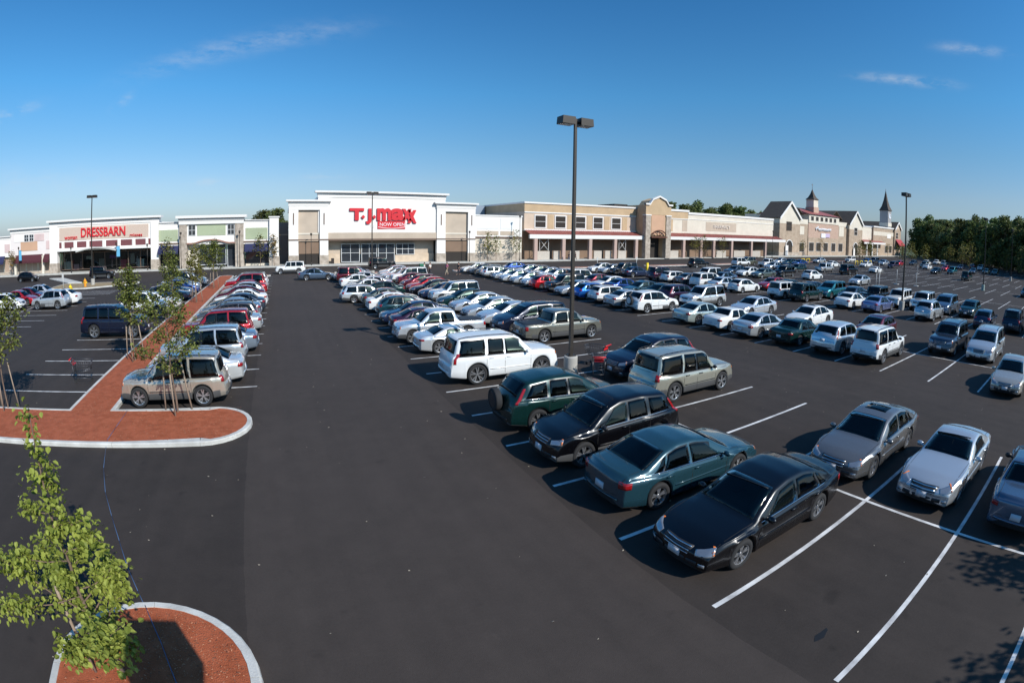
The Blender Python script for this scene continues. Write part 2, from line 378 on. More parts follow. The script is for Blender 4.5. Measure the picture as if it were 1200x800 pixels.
# profile: (x from nose, top z) along the centre line; xs measured from the nose backwards as fraction handled in metres
SP = dict(
 sedan=dict(L=4.80, W=1.82, rw=.34, wb=(.98, 3.74), clear=.20, belt=(.80, .93), tumb=.42,
   top=[(0, .60), (.12, .70), (.45, .80), (1.25, .93), (2.05, 1.34), (2.55, 1.435), (3.1, 1.44), (3.55, 1.36), (4.22, 1.06), (4.7, 1.02), (4.8, .92)],
   ws=(1.32, 2.08), rg=(3.52, 4.18), win=[(1.62, 2.2, 2.72, 2.70), (2.77, 2.79, 3.42, 3.62)], q=(3.66, 3.50, 3.60, 3.95), seams=(1.5, 2.735, 3.72), tail=.93, hl=(.52, .70), tl=(.70, .92), hw=.42, roofbar=0),
 oldsedan=dict(L=4.75, W=1.80, rw=.32, wb=(.95, 3.68), clear=.20, belt=(.80, .90), tumb=.36,
   top=[(0, .66), (.08, .76), (.4, .82), (1.5, .93), (2.15, 1.34), (2.5, 1.40), (3.2, 1.41), (3.45, 1.38), (3.85, 1.02), (4.65, .99), (4.75, .90)],
   ws=(1.54, 2.16), rg=(3.44, 3.82), win=[(1.8, 2.3, 2.72, 2.70), (2.77, 2.79, 3.30, 3.50)], q=None, seams=(1.6, 2.735, 3.6), tail=.92, hl=(.56, .72), tl=(.68, .86), hw=.5, roofbar=0),
 coupe=dict(L=4.53, W=1.83, rw=.35, wb=(.95, 3.51), clear=.17, belt=(.78, .90), tumb=.46,
   top=[(0, .56), (.15, .66), (.6, .78), (1.6, .90), (2.25, 1.24), (2.6, 1.31), (2.95, 1.31), (3.3, 1.22), (3.85, .98), (4.4, .95), (4.53, .85)],
   ws=(1.66, 2.30), rg=(3.22, 3.78), win=[(1.95, 2.42, 3.0, 3.25)], q=None, seams=(1.8, 3.2), tail=.9, hl=(.5, .68), tl=(.68, .84), hw=.45, roofbar=0),
 hatch=dict(L=4.30, W=1.75, rw=.315, wb=(.85, 3.45), clear=.19, belt=(.84, .97), tumb=.34,
   top=[(0, .62), (.12, .74), (.4, .86), (1.0, .98), (1.85, 1.40), (2.3, 1.49), (3.0, 1.49), (3.5, 1.42), (4.1, 1.08), (4.24, .95), (4.3, .75)],
   ws=(1.08, 1.88), rg=(3.5, 4.05), win=[(1.4, 2.0, 2.45, 2.42), (2.5, 2.52, 3.1, 3.3)], q=(3.35, 3.15, 3.45, 3.7), seams=(1.3, 2.47, 3.35), tail=.9, hl=(.58, .78), tl=(.78, 1.0), hw=.42, roofbar=0),
 wagon=dict(L=4.70, W=1.77, rw=.33, wb=(.95, 3.6), clear=.21, belt=(.84, .93), tumb=.28,
   top=[(0, .64), (.1, .76), (.4, .84), (1.3, .95), (1.95, 1.38), (2.4, 1.47), (3.2, 1.49), (4.2, 1.45), (4.5, 1.15), (4.64, .95), (4.7, .8)],
   ws=(1.38, 2.0), rg=(4.2, 4.48), win=[(1.65, 2.1, 2.52, 2.50), (2.57, 2.58, 3.2, 3.25), (3.32, 3.3, 4.05, 4.25)], q=None, seams=(1.5, 2.535, 3.28), tail=.93, hl=(.56, .74), tl=(.75, 1.0), hw=.45, roofbar=1, clad=.42),
 crossover=dict(L=4.52, W=1.82, rw=.37, wb=(.90, 3.52), clear=.24, belt=(.95, 1.08), tumb=.30,
   top=[(0, .72), (.10, .86), (.4, .97), (1.05, 1.08), (1.75, 1.52), (2.2, 1.66), (3.0, 1.68), (3.9, 1.60), (4.3, 1.22), (4.46, 1.05), (4.52, .8)],
   ws=(1.12, 1.80), rg=(3.92, 4.26), win=[(1.45, 1.95, 2.38, 2.36), (2.43, 2.45, 3.05, 3.1)], q=(3.2, 3.18, 3.7, 3.95), seams=(1.3, 2.40, 3.15), tail=.93, hl=(.68, .86), tl=(.92, 1.45), hw=.42, roofbar=0, clad=.40),
 suv=dict(L=4.60, W=1.84, rw=.385, wb=(.88, 3.58), clear=.28, belt=(1.0, 1.06), tumb=.19, round=.7,
   top=[(0, .84), (.06, 1.0), (.4, 1.07), (1.25, 1.13), (1.80, 1.68), (2.05, 1.78), (3.2, 1.83), (4.28, 1.80), (4.45, 1.25), (4.55, 1.05), (4.60, .8)],
   ws=(1.30, 1.82), rg=(4.30, 4.45), win=[(1.5, 1.92, 2.38, 2.36), (2.43, 2.45, 3.05, 3.1), (3.18, 3.17, 4.12, 4.28)], q=None, seams=(1.35, 2.40, 3.14), tail=.97, hl=(.74, .92), tl=(.85, 1.15), hw=.45, roofbar=1, clad=.48),
 bigsuv=dict(L=5.10, W=2.00, rw=.43, round=.7, wb=(.95, 3.90), clear=.30, belt=(1.12, 1.18), tumb=.22,
   top=[(0, .92), (.05, 1.10), (.4, 1.18), (1.35, 1.25), (1.95, 1.80), (2.3, 1.91), (3.6, 1.94), (4.7, 1.90), (4.95, 1.35), (5.05, 1.15), (5.10, .85)],
   ws=(1.42, 1.98), rg=(4.72, 4.95), win=[(1.68, 2.12, 2.66, 2.64), (2.72, 2.74, 3.4, 3.42), (3.55, 3.55, 4.52, 4.68)], q=None, seams=(1.5, 2.69, 3.5), tail=.97, hl=(.86, 1.04), tl=(.86, 1.35), hw=.5, roofbar=1),
 boxysuv=dict(L=4.45, W=1.80, rw=.37, wb=(.80, 3.45), clear=.28, belt=(1.03, 1.06), tumb=.14,
   top=[(0, .98), (.04, 1.06), (.3, 1.08), (1.35, 1.12), (1.62, 1.62), (1.75, 1.70), (3.2, 1.74), (4.3, 1.72), (4.38, 1.4), (4.43, 1.05), (4.45, .8)],
   ws=(1.38, 1.63), rg=(4.31, 4.42), win=[(1.56, 1.74, 2.28, 2.28), (2.34, 2.34, 3.0, 3.0), (3.08, 3.08, 4.05, 4.1)], q=None, seams=(1.45, 2.31, 3.04), tail=.98, hl=(.76, .94), tl=(.88, 1.12), hw=.5, roofbar=1, clad=.45, round=.6),
 minivan=dict(L=5.05, W=1.95, rw=.34, wb=(.95, 4.0), clear=.20, belt=(.98, 1.06), tumb=.22,
   top=[(0, .68), (.1, .84), (.35, .95), (1.05, 1.12), (1.95, 1.62), (2.4, 1.73), (3.5, 1.76), (4.65, 1.70), (4.9, 1.25), (5.0, 1.0), (5.05, .8)],
   ws=(1.12, 1.95), rg=(4.68, 4.9), win=[(1.6, 2.15, 2.55, 2.52), (2.6, 2.62, 3.6, 3.62), (3.7, 3.7, 4.5, 4.65)], q=None, seams=(1.4, 2.57, 3.66), tail=.96, hl=(.62, .82), tl=(.95, 1.3), hw=.4, roofbar=1),
 pickup=dict(L=5.35, W=1.88, rw=.38, wb=(.90, 4.10), clear=.28, belt=(1.05, 1.06), tumb=.22,
   top=[(0, .86), (.06, 1.0), (.4, 1.07), (1.3, 1.13), (1.85, 1.62), (2.15, 1.73), (2.95, 1.75), (3.45, 1.70), (3.62, 1.12), (3.68, 1.08), (5.28, 1.06), (5.35, .98)],
   ws=(1.36, 1.88), rg=(3.46, 3.62), win=[(1.62, 2.0, 2.5, 2.48), (2.56, 2.58, 3.25, 3.35)], q=None, seams=(1.45, 2.52, 3.45), tail=.98, hl=(.76, .95), tl=(.72, 1.0), hw=.48, roofbar=0, bed=(3.72, 5.22), clad=.46),
)
def interp(pts, x):
    if x <= pts[0][0]: return pts[0][1]
    for (a, b), (c, d) in zip(pts, pts[1:]):
        if x <= c: return b + (d - b) * (x - a) / (c - a)
    return pts[-1][1]
def build_type(name, s):
    L, Wd = s['L'], s['W']; hw = Wd / 2; rw = s['rw']; Ra = rw + .055; rnd = s.get('round', 1.0)
    def topz(x):
        k = .07 * rnd; return sum(interp(s['top'], min(L, max(0, x + d * k))) for d in (-1, -.5, 0, .5, 1)) / 5 if .1 < x < L - .1 else interp(s['top'], x)
    b0, b1 = s['belt']
    def beltz(x): return min(b0 + (b1 - b0) * min(1, max(0, (x - .6) / (L - 1.2))), topz(x) - .035)
    def halfw(x):
        e = 1.0
        t = max(0, 1 - x / 1.1); e -= .13 * t ** 2.2
        t = max(0, 1 - (L - x) / .9); e -= .10 * t ** 2.2
        f = 0
        for xw in s['wb']:
            f = max(f, .022 * max(0, 1 - (abs(x - xw) / (Ra + .12)) ** 4))
        return hw * e * .985 + f
    def bottom(x):
        z = s['clear'] + .05 * max(0, 1 - x / .5) + .08 * max(0, 1 - (L - x) / .6)
        for xw in s['wb']:
            if abs(x - xw) < Ra: z = max(z, rw + sqrt(Ra * Ra - (x - xw) ** 2))
        return z
    xs = [0, .02, .05, .1]
    x = .16
    while x < L - .12: xs.append(x); x += .075
    xs += [L - .1, L - .05, L - .02, L]
    for xw in s['wb']:
        for k in range(0, 13):
            xs.append(xw - (Ra - .0005) * cos(pi * k / 12))
        xs += [xw - Ra - .001, xw + Ra + .001]
    xs = sorted(xs); xs = [a for a, b in zip(xs, xs[1:] + [99]) if b - a > .0008]
    bow = .17
    def section(x):
        w = halfw(x); zb = bottom(x); zs = beltz(x); zt = topz(x)
        sh = .035
        up = max(0, zt - zs - .05)
        wt = w * .93 - up * s['tumb'] * .9
        z10 = zs + .015 + max(0, zt - .075 - zs - .015) if up > .03 else zs + (zt - zs) * .5
        k9 = .5
        P = [(0, zb), (.6 * w, zb), (.94 * w, zb), (.99 * w, zb + .045), (w * .990, zb + (zs - zb) * .36), (w * 1.0, zb + (zs - zb) * .76), (w * .988, zs - .045), (w * .96, zs - .008),
             (w * .93, zs + .008 if up > .03 else zs + .006),
             ((w * .93 + wt) / 2 + .012 * min(1, up * 4), (zs + z10) / 2), (wt, z10), (wt - .03, zt - .035 if up > .03 else zt - (zt - zs) * .35), (wt - .085, zt - .012), (wt * .6, zt + .004), (0, zt + .018)]
        return P
    bm = bmesh.new(); rings = []
    def put(x, P, xoff=0, scl=1.0):
        r = []
        zc = .5 * (P[0][1] + P[-1][1])
        w = max(p[0] for p in P)
        full = [(-y, z) for y, z in P[1:-1]][::-1]
        full = full + [P[0]] + P[1:]
        for y, z in full:
            yy, zz = y * scl, zc + (z - zc) * scl
            q = abs(yy) / hw
            ramp_f = max(0, 1 - x / .9); ramp_r = max(0, 1 - (L - x) / .7)
            X = x + bow * ramp_f * q ** 2.2 - bow * .8 * ramp_r * q ** 2.4
            # upright fascia leaning back towards the top
            hz = max(0, (zz - .5) / .5)
            X += .10 * hz * max(0, 1 - x / .35) - .04 * hz * max(0, 1 - (L - x) / .3)
            # windscreen and back light bowed in plan
            if zz > b0 + .1: X += .10 * q ** 2 * (1 if x < L / 2 else -1) * max(0, min(1, (abs(x - L / 2) - .3) / .5))
            r.append(bm.verts.new((L / 2 - (X + xoff), yy, zz)))
        return r
    sec = [(x, section(x)) for x in xs]
    P0, P1 = sec[0][1], sec[-1][1]
    rings.append(put(0, P0, -.030, .40)); rings.append(put(0, P0, -.026, .80)); rings.append(put(0, P0, -.018, .93)); rings.append(put(0, P0, -.006, .985))
    for x, P in sec: rings.append(put(x, P))
    rings.append(put(L, P1, .006, .985)); rings.append(put(L, P1, .018, .93)); rings.append(put(L, P1, .026, .8)); rings.append(put(L, P1, .03, .4))
    n = len(rings[0])
    clad = s.get('clad', 0)
    for a, b in zip(rings, rings[1:]):
        for i in range(n):
            j = (i + 1) % n
            f = bm.faces.new((a[i], b[i], b[j], a[j])); f.smooth = True
            zc = sum(v.co.z for v in f.verts) / 4
            low = i in (12, 13, 11, 14) or (i in (10, 15) and 0)
            xc = abs(f.calc_center_median().x)
            if low: f.material_index = 1
            elif clad and zc < clad: f.material_index = 2
    bm.faces.new(rings[0][::-1]).smooth = True; bm.faces.new(rings[-1]).smooth = True
    bmesh.ops.recalc_face_normals(bm, faces=bm.faces[:])
    bvh = BVHTree.FromBMesh(bm)
    # open the body where the glazing goes; faces cut by an edge of the opening become the black border of the glass
    def inq(x, z, W4, mg):
        z0 = beltz(x) + .045; 
        if not (W4[0] - .2 < x < W4[3] + .4): return False
        v = None
        lo_, hi_ = 0.0, 1.0
        z1m = topz(x) - .105
        if z < z0 + mg or z > z1m - mg or z1m <= z0: return False
        v = (z - z0) / (z1m - z0)
        xa = W4[0] + (W4[1] - W4[0]) * v; xb = W4[3] + (W4[2] - W4[3]) * v
        return xa + mg < x < xb - mg
    def insf(co, mg):
        x = L / 2 - co.x; y = abs(co.y); z = co.z
        wt_ = halfw(x) * .93 - max(0, topz(x) - beltz(x) - .05) * s['tumb'] * .9
        if y > .5 and z > beltz(x) + .03 and y > wt_ - .10:
            for W4 in s['win'] + ([s['q']] if s['q'] else []):
                if inq(x, z, W4, mg): return True
        for (a_, b_), ins in ((s['ws'], .10), (s['rg'], .11)):
            bowx = .10 * (y / hw) ** 2 * (1 if x < L / 2 else -1)
            xx = x - bowx
            if a_ + mg < xx < b_ - mg and y < wt_ - ins - mg and z > topz(xx) - .09: return True
        return False
    kill = []
    for f in bm.faces:
        c_ = [insf(v.co, .004) for v in f.verts]
        if all(c_): kill.append(f)
        elif sum(c_) >= 1 and insf(f.calc_center_median(), -.01): f.material_index = 3
    bmesh.ops.delete(bm, geom=kill, context='FACES')
    body = bpy.data.meshes.new(name + '_body'); bm.to_mesh(body)
    bm.free()
    parts = [('body', body, ['PAINT', UNDER, GREYP, FRIT], None)]
    # cabin: floor tub, dashboard, seats with head restraints
    bq = bmesh.new(); xa_, xb_ = s['ws'][0] - .05, s['rg'][1] - .1; yi = hw * .80; fz = s['clear'] + .12; bt = beltz((xa_ + xb_) / 2)
    cxx = lambda x: L / 2 - x
    bx(bq, cxx(xb_), cxx(xa_), -yi, yi, fz, fz + .05)
    for sgy in (-1, 1): bx(bq, cxx(xb_), cxx(xa_), min(sgy * yi, sgy * (yi - .04)), max(sgy * yi, sgy * (yi - .04)), fz, bt + .0)
    bx(bq, cxx(s['ws'][1] + .02), cxx(s['ws'][0] + .03), -yi, yi, bt - .22, bt - .07)
    if s['rg'][1] < L - .35: bx(bq, cxx(s['rg'][1] - .02), cxx(s['rg'][0] + .12), -yi, yi, bt - .25, bt - .05)
    me_ = bpy.data.meshes.new(name + '_cabin'); bq.to_mesh(me_); bq.free(); parts.append(('cabin', me_, CABIN, None))
    rows = [s['ws'][1] + .42]
    if name not in ('coupe', 'pickup'): rows.append(min(s['ws'][1] + 1.32, s['rg'][0] - .30))
    for rx in rows:
        for sy_ in (-.36, .36):
            bq = bmesh.new(); v_ = bx(bq, cxx(rx + .30), cxx(rx + .12), sy_ - .23, sy_ + .23, fz + .2, bt + .10)
            for q in v_[4:]: q.co.x -= .12; q.co.y = sy_ + (q.co.y - sy_) * .8
            v_ = bx(bq, cxx(rx + .42), cxx(rx + .32), sy_ - .12, sy_ + .12, bt + .12, bt + .28)
            bx(bq, cxx(rx + .22), cxx(rx - .28), sy_ - .24, sy_ + .24, fz + .1, fz + .32)
            bmesh.ops.bevel(bq, geom=bq.edges[:], offset=.035, segments=1, affect='EDGES')
            me_ = bpy.data.meshes.new(name + '_seat'); bq.to_mesh(me_); bq.free(); parts.append(('seat', me_, SEATM, None))
    def patch(pname, fn, d, nu, nv, m, off=.006, skirt=.012, parent=None):
        d = Vector(d).normalized(); bm = bmesh.new(); g = []
        for i in range(nu + 1):
            row = []
            for j in range(nv + 1):
                o = Vector(fn(i / nu, j / nv)) - d * 2.5
                h = bvh.ray_cast(o, d, 6)
                if h[0] is None: bm.free(); return None
                nn = h[1] if h[1].dot(d) < 0 else -h[1]
                row.append((h[0], nn))
            g.append(row)
        V_ = [[bm.verts.new(p + q * off) for p, q in r] for r in g]
        nt_ = Vector((0, 0, 0))
        for i in range(nu):
            for j in range(nv):
                f = bm.faces.new((V_[i][j], V_[i + 1][j], V_[i + 1][j + 1], V_[i][j + 1])); f.smooth = True
                f.normal_update(); nt_ += f.normal
        flip = nt_.dot(d) > 0
        bd = [(i, 0) for i in range(nu)] + [(nu, j) for j in range(nv)] + [(i, nv) for i in range(nu, 0, -1)] + [(0, j) for j in range(nv, 0, -1)]
        lo = [bm.verts.new(g[i][j][0] - g[i][j][1] * skirt) for i, j in bd]
        for k in range(len(bd)):
            a, b = bd[k], bd[(k + 1) % len(bd)]
            bm.faces.new((V_[b[0]][b[1]], V_[a[0]][a[1]], lo[k], lo[(k + 1) % len(bd)]))
        if flip: bmesh.ops.reverse_faces(bm, faces=bm.faces[:])
        me = bpy.data.meshes.new(name + '_' + pname); bm.to_mesh(me); bm.free()
        parts.append((pname, me, m, parent))
        return me
    cx = lambda x: L / 2 - x
    # windscreen / rear window
    def wsf(u, v, a, b, inset=.10):
        x = a + (b - a) * v; w = halfw(x) * .93 - max(0, topz(x) - beltz(x) - .05) * s['tumb'] * .9 - inset
        return (cx(x), (u * 2 - 1) * w, topz(x))
    a, b = s['ws']; GL = 'GLASS'
    patch('windshield', lambda u, v: wsf(u, v, a, b), (-.8, 0, -1), 8, 6, GLASS, .006)
    a2, b2 = s['rg']
    steep = (topz(a2) - topz(b2)) / (b2 - a2)
    patch('rear_window', lambda u, v: wsf(u, v, a2, b2, .11), (1, 0, -.35) if steep > 1.1 else (.7, 0, -1), 8, 6, GLASST, .006)
    for sd in (1, -1):
        def winf(u, v, W4):
            xa = W4[0] + (W4[1] - W4[0]) * v; xb = W4[3] + (W4[2] - W4[3]) * v
            x = xa + (xb - xa) * u; z0 = beltz(x) + .045; z1 = min(topz(x) - .105, 9)
            return (cx(x), 0, z0 + (z1 - z0) * v)
        for k, W4 in enumerate(s['win']):
            patch('side_window', lambda u, v: winf(u, v, W4), (0, -sd, 0), 8, 5, GLASS if k == 0 else GLASST, .005)
        if s['q']: patch('quarter_window', lambda u, v: winf(u, v, s['q']), (0, -sd, 0), 4, 4, GLASST, .005)
        xa_, xb_ = s['win'][0][0] - .12, (s['q'] or s['win'][-1])[3] + .05
        patch('window_trim', lambda u, v: (cx(xa_ + (xb_ - xa_) * u), 0, beltz(xa_ + (xb_ - xa_) * u) + .018 + .018 * v), (0, -sd, 0), 10, 1, CHROME if name in ('sedan', 'crossover', 'coupe', 'minivan') else BLACKP, .008, .003)
        for xsm in s['seams']:
            patch('door_seam', lambda u, v: (cx(xsm + (u - .5) * .014 + .10 * max(0, v - .75) * 0), 0, bottom(xsm) + .10 + (beltz(xsm) - bottom(xsm) - .14) * v), (0, -sd, 0), 1, 6, SEAM, .0015, .002)
        for k, W4 in enumerate(s['win'][:2]):
            xh = W4[3] - .13; zh = beltz(xh) - .085
            patch('door_handle', lambda u, v: (cx(xh + (u - .5) * .2), 0, zh + (v - .5) * .032), (0, -sd, 0), 2, 1, 'PAINT' if name not in ('suv', 'boxysuv', 'wagon') else BLACKP, .03, .01)
        # lamps: rays come in diagonally so the lenses wrap round the corners
        h0, h1 = s['hl']; t0, t1 = s['tl']
        def hf(u, v): 
            y = hw * (.56 + .46 * u); zz = h0 + (h1 - h0) * (.12 + .76 * v) * (1 - .25 * (1 - u)) + .05 * u
            return (L / 2, sd * y, zz)
        patch('headlight', hf, (-1, -sd * .55, 0), 12, 4, HEADM, .006)
        patch('indicator', lambda u, v: (L / 2, sd * hw * (1.05 + .07 * u), h0 + .05 + (h1 - h0 - .06) * v + .04), (-1, -sd * .9, 0), 2, 2, AMBER, .008)
        if t1 - t0 > .35: patch('taillight', lambda u, v: (-L / 2, sd * hw * (.97 + .07 * u), t0 + .06 + (t1 - t0 - .08) * v), (1, -sd * .35, 0), 4, 8, TAILM, .008)
        else: patch('taillight', lambda u, v: (-L / 2, sd * hw * ((.70 if s['tail'] < .96 else .84) + (.36 if s['tail'] < .96 else .20) * u), t0 + .04 + (t1 - t0 - .07) * v), (1, -sd * .5, 0), 14, 3, TAILM, .008)
        # mirror
        bmm = bmesh.new(); bmesh.ops.create_icosphere(bmm, subdivisions=2, radius=1)
        xm = s['win'][0][0] + .02; ym = halfw(xm) + .075; zm = beltz(xm) + .085
        for v in bmm.verts:
            v.co = Vector((cx(xm) + v.co.x * .065 + .0, sd * (ym + v.co.y * .115), zm + v.co.z * .075))
        bx(bmm, cx(xm) - .02, cx(xm) + .03, min(sd * (ym - .15), sd * ym), max(sd * (ym - .15), sd * ym), zm - .05, zm - .02)
        for f in bmm.faces: f.smooth = True
        me = bpy.data.meshes.new(name + '_mirror'); bmm.to_mesh(me); bmm.free(); parts.append(('side_mirror', me, 'PAINT' if sd and name in ('sedan', 'coupe', 'hatch', 'bigsuv') else BLACKP, None))
        # wheels
        for xw in s['wb']:
            yo = sd * (hw - .125)
            parts.append(('wheel', WHEELS[rw], TYRE, None, (cx(xw), yo, rw), 0 if sd > 0 else pi))
        if s['roofbar']:
            bmm = bmesh.new(); xa, xb = s['ws'][1] + .25, s['rg'][0] - .1
            prev = None
            for k in range(9):
                x = xa + (xb - xa) * k / 8; w = halfw(x) * .93 - (topz(x) - beltz(x) - .05) * s['tumb'] * .9 - .08
                p = Vector((cx(x), sd * w, topz(x) + (.045 if 0 < k < 8 else .0)))
                if prev: tube(bmm, prev, p, .018, n=6)
                prev = p
            me = bpy.data.meshes.new(name + '_rail'); bmm.to_mesh(me); bmm.free(); parts.append(('roof_rail', me, BLACKP, None))
    g0, g1 = s['hl'][0] - .02, s['hl'][1] - .03
    gw = hw * s['hw']
    gm = patch('grille', lambda u, v: (L / 2, (u * 2 - 1) * gw * (.86 + .14 * v), g0 + (g1 - g0) * v), (-1, 0, 0), 6, 3, BLACKP, .006)
    for k in range(3):
        zz = g0 + (g1 - g0) * (k + .5) / 3
        patch('grille_bar', lambda u, v: (L / 2, (u * 2 - 1) * gw * .9, zz + (v - .5) * .016), (-1, 0, 0), 6, 1, CHROME, .014, .0, 'grille')
    patch('air_intake', lambda u, v: (L / 2, (u * 2 - 1) * hw * .62, s['clear'] + .13 + .10 * v), (-1, 0, 0), 6, 2, BLACKP, .005)
    for sg, px_, nm in ((1, L / 2, 'front'), (-1, -L / 2, 'rear')):
        zz = (s['clear'] + .26) if sg > 0 else s['tl'][0] - .10 if s['tl'][1] - s['tl'][0] < .35 else s['tl'][0] - .08
        patch('license_plate', lambda u, v: (px_, (u - .5) * .31, zz + (v - .5) * .155), (-sg, 0, 0), 1, 1, PLATE, .016, .01)
    for sd in (1, -1):
        patch('hood_seam', lambda u, v: (cx(.30 + (s['ws'][0] - .34) * v), sd * (hw * (.80 + .05 * v) + (u - .5) * .012), 2), (0, 0, -1), 1, 8, SEAM, .0015, .002)
        if s['tail'] < .95 and s['rg'][1] < L - .3:
            patch('trunk_seam', lambda u, v: (cx(s['rg'][1] + .06 + (L - .1 - s['rg'][1] - .06) * v), sd * (hw * .74 + (u - .5) * .012), 2), (0, 0, -1), 1, 5, SEAM, .0015, .002)
        patch('side_molding', lambda u, v: (cx(s['wb'][0] + Ra + .06 + (s['wb'][1] - s['wb'][0] - 2 * Ra - .12) * u), 0, s['clear'] + .30 + .035 * v), (0, -sd, 0), 6, 1, 'PAINT' if not s.get('clad') else BLACKP, .012, .004)
    patch('bumper_seam', lambda u, v: (L / 2, (u * 2 - 1) * hw * .93, s['hl'][0] - .05 + .010 * v), (-1, 0, 0), 12, 1, SEAM, .0015, .002)
    patch('bumper_seam', lambda u, v: (-L / 2, (u * 2 - 1) * hw * .93, s['clear'] + .34 + .010 * v), (1, 0, 0), 12, 1, SEAM, .0015, .002)
    if s['rg'][1] > L - .35: patch('tailgate_seam', lambda u, v: (-L / 2, (u * 2 - 1) * hw * .72, s['tl'][1] + .02 + .010 * v), (1, 0, 0), 8, 1, SEAM, .0015, .002)
    for sd in (1, -1): patch('fog_lamp', lambda u, v: (L / 2, sd * (hw * .66 + .13 * u), s['clear'] + .14 + .07 * v), (-1, 0, 0), 2, 2, HEADM, .008)
    patch('wiper', lambda u, v: (cx(s['ws'][0] + .04 + .10 * u + (v - .5) * .02), hw * (-.65 + 1.2 * u), 2), (-.8, 0, -1), 8, 1, BLACKP, .02, .004)
    if 'bed' in s:
        x0, x1 = s['bed']
        patch('bed_dark_patch', lambda u, v: (cx(x0 + (x1 - x0) * v), (u * 2 - 1) * hw * .80, 1.1), (0, 0, -1), 6, 8, BLACKP, .012)  # flat dark patch painted for the dark, shaded inside of an open bed
    patch('rear_bumper_step', lambda u, v: (-L / 2, (u * 2 - 1) * hw * .7, s['clear'] + .22 + .05 * v), (1, 0, 0), 6, 1, BLACKP if name in ('suv', 'boxysuv', 'wagon', 'crossover') else 'PAINT', .02, .01)
    if name in ('sedan',):
        patch('sunroof', lambda u, v: (cx(2.45 + .5 * v), (u * 2 - 1) * .36, 1.5), (0, 0, -1), 4, 4, GLASST, .004)
    return parts
def wheel_mesh(r):
    bm = bmesh.new(); n = 28; w = .105
    prof = [(-w, r - .105), (-w, r - .03), (-w + .02, r - .008), (-w + .05, r), (w - .05, r), (w - .02, r - .008), (w, r - .03), (w, r - .105), (w - .015, r - .115), (-w + .01, r - .115)]
    rg = [[bm.verts.new((R * cos(2 * pi * k / n), y, R * sin(2 * pi * k / n))) for y, R in prof] for k in range(n)]
    for k in range(n):
        for i in range(len(prof)):
            j = (i + 1) % len(prof)
            bm.faces.new((rg[k][i], rg[k][j], rg[(k + 1) % n][j], rg[(k + 1) % n][i])).smooth = True
    bmesh.ops.recalc_face_normals(bm, faces=bm.faces[:])
    me = bpy.data.meshes.new('wheel'); bm.to_mesh(me); bm.free()
    bm = bmesh.new(); R = r - .112
    # dished rim: dark back plate, bright lip, five double spokes, hub
    def ringf(r0, y0, r1, y1, mi, N_=28):
        a = [bm.verts.new((r0 * cos(2 * pi * k / N_), y0, r0 * sin(2 * pi * k / N_))) for k in range(N_)]
        b = [bm.verts.new((r1 * cos(2 * pi * k / N_), y1, r1 * sin(2 * pi * k / N_))) for k in range(N_)]
        for k in range(N_):
            f = bm.faces.new((a[k], a[(k + 1) % N_], b[(k + 1) % N_], b[k])); f.material_index = mi; f.smooth = True
    ringf(R + .003, .092, R - .018, .085, 0); ringf(R - .018, .085, R - .022, -.02, 0)
    ringf(R - .02, .0, .01, .0, 1)
    for k in range(5):
        a = 2 * pi * k / 5 + .3
        for da in (-.12, .12):
            c, s_ = cos(a), sin(a); c2, s2 = cos(a + da * 1.6), sin(a + da * 1.6)
            p0 = Vector((c * .04, .062, s_ * .04)); p1 = Vector((c2 * (R - .015), .072, s2 * (R - .015)))
            t = Vector((-s_, 0, c)) * .019
            q = [p0 - t, p0 + t, p1 + t * 1.2, p1 - t * 1.2]
            v = [bm.verts.new(p) for p in q] + [bm.verts.new(p - Vector((0, .03, 0))) for p in q]
            for f in ((0, 1, 2, 3), (1, 5, 6, 2), (0, 3, 7, 4), (3, 2, 6, 7)): bm.faces.new([v[i] for i in f])
    c0 = bmesh.ops.create_cone(bm, cap_ends=True, segments=14, radius1=.055, radius2=.045, depth=.05, matrix=Matrix.Translation((0, .05, 0)) @ Matrix.Rotation(-pi / 2, 4, 'X'))
    bmesh.ops.recalc_face_normals(bm, faces=bm.faces[:])
    mr = bpy.data.meshes.new('rim'); bm.to_mesh(mr); bm.free(); mr.materials.append(RIM); mr.materials.append(UNDER)
    me['rim'] = 1
    RIMS[me.name] = mr
    return me
RIMS = {}
WHEELS = {r: wheel_mesh(r) for r in sorted({s['rw'] for s in SP.values()})}
TYPES = {k: build_type(k, s) for k, s in SP.items()}
SPARE = {}
# single mesh versions for the distance: slot 0 is the paint, set per car
FAR = {}
def far_mesh(k):
    if k in FAR: return FAR[k]
    bm = bmesh.new(); slots = ['PAINT']; 
    def add(me, mlist, M_):
        off = len(bm.verts); fo = len(bm.faces)
        b = bmesh.new(); b.from_mesh(me); b.transform(M_)
        vs_ = [bm.verts.new(v.co) for v in b.verts]
        for f in b.faces:
            try: nf = bm.faces.new([vs_[v.index] for v in f.verts])
            except ValueError: continue
            m_ = mlist[min(f.material_index, len(mlist) - 1)]
            if m_ not in slots: slots.append(m_)
            nf.material_index = slots.index(m_); nf.smooth = f.smooth
        b.free()
    for p in TYPES[k]:
        if p[0] in ('door_seam', 'door_handle', 'grille_bar', 'indicator', 'rear_bumper_step', 'bumper_seam', 'tailgate_seam', 'fog_lamp', 'window_trim'): continue
        ml = p[2] if isinstance(p[2], list) else [p[2]]
        if len(p) > 4:
            M_ = Matrix.Translation(p[4]) @ Matrix.Rotation(p[5], 4, 'Z'); add(p[1], [TYRE], M_); add(RIMS[p[1].name], [RIM, UNDER], M_)
        else: add(p[1], ml, Matrix.Identity(4))
    me = bpy.data.meshes.new(k + '_far'); bm.to_mesh(me); bm.free()
    me.materials.append(None)
    for q in slots[1:]: me.materials.append(q)
    FAR[k] = me
    return me
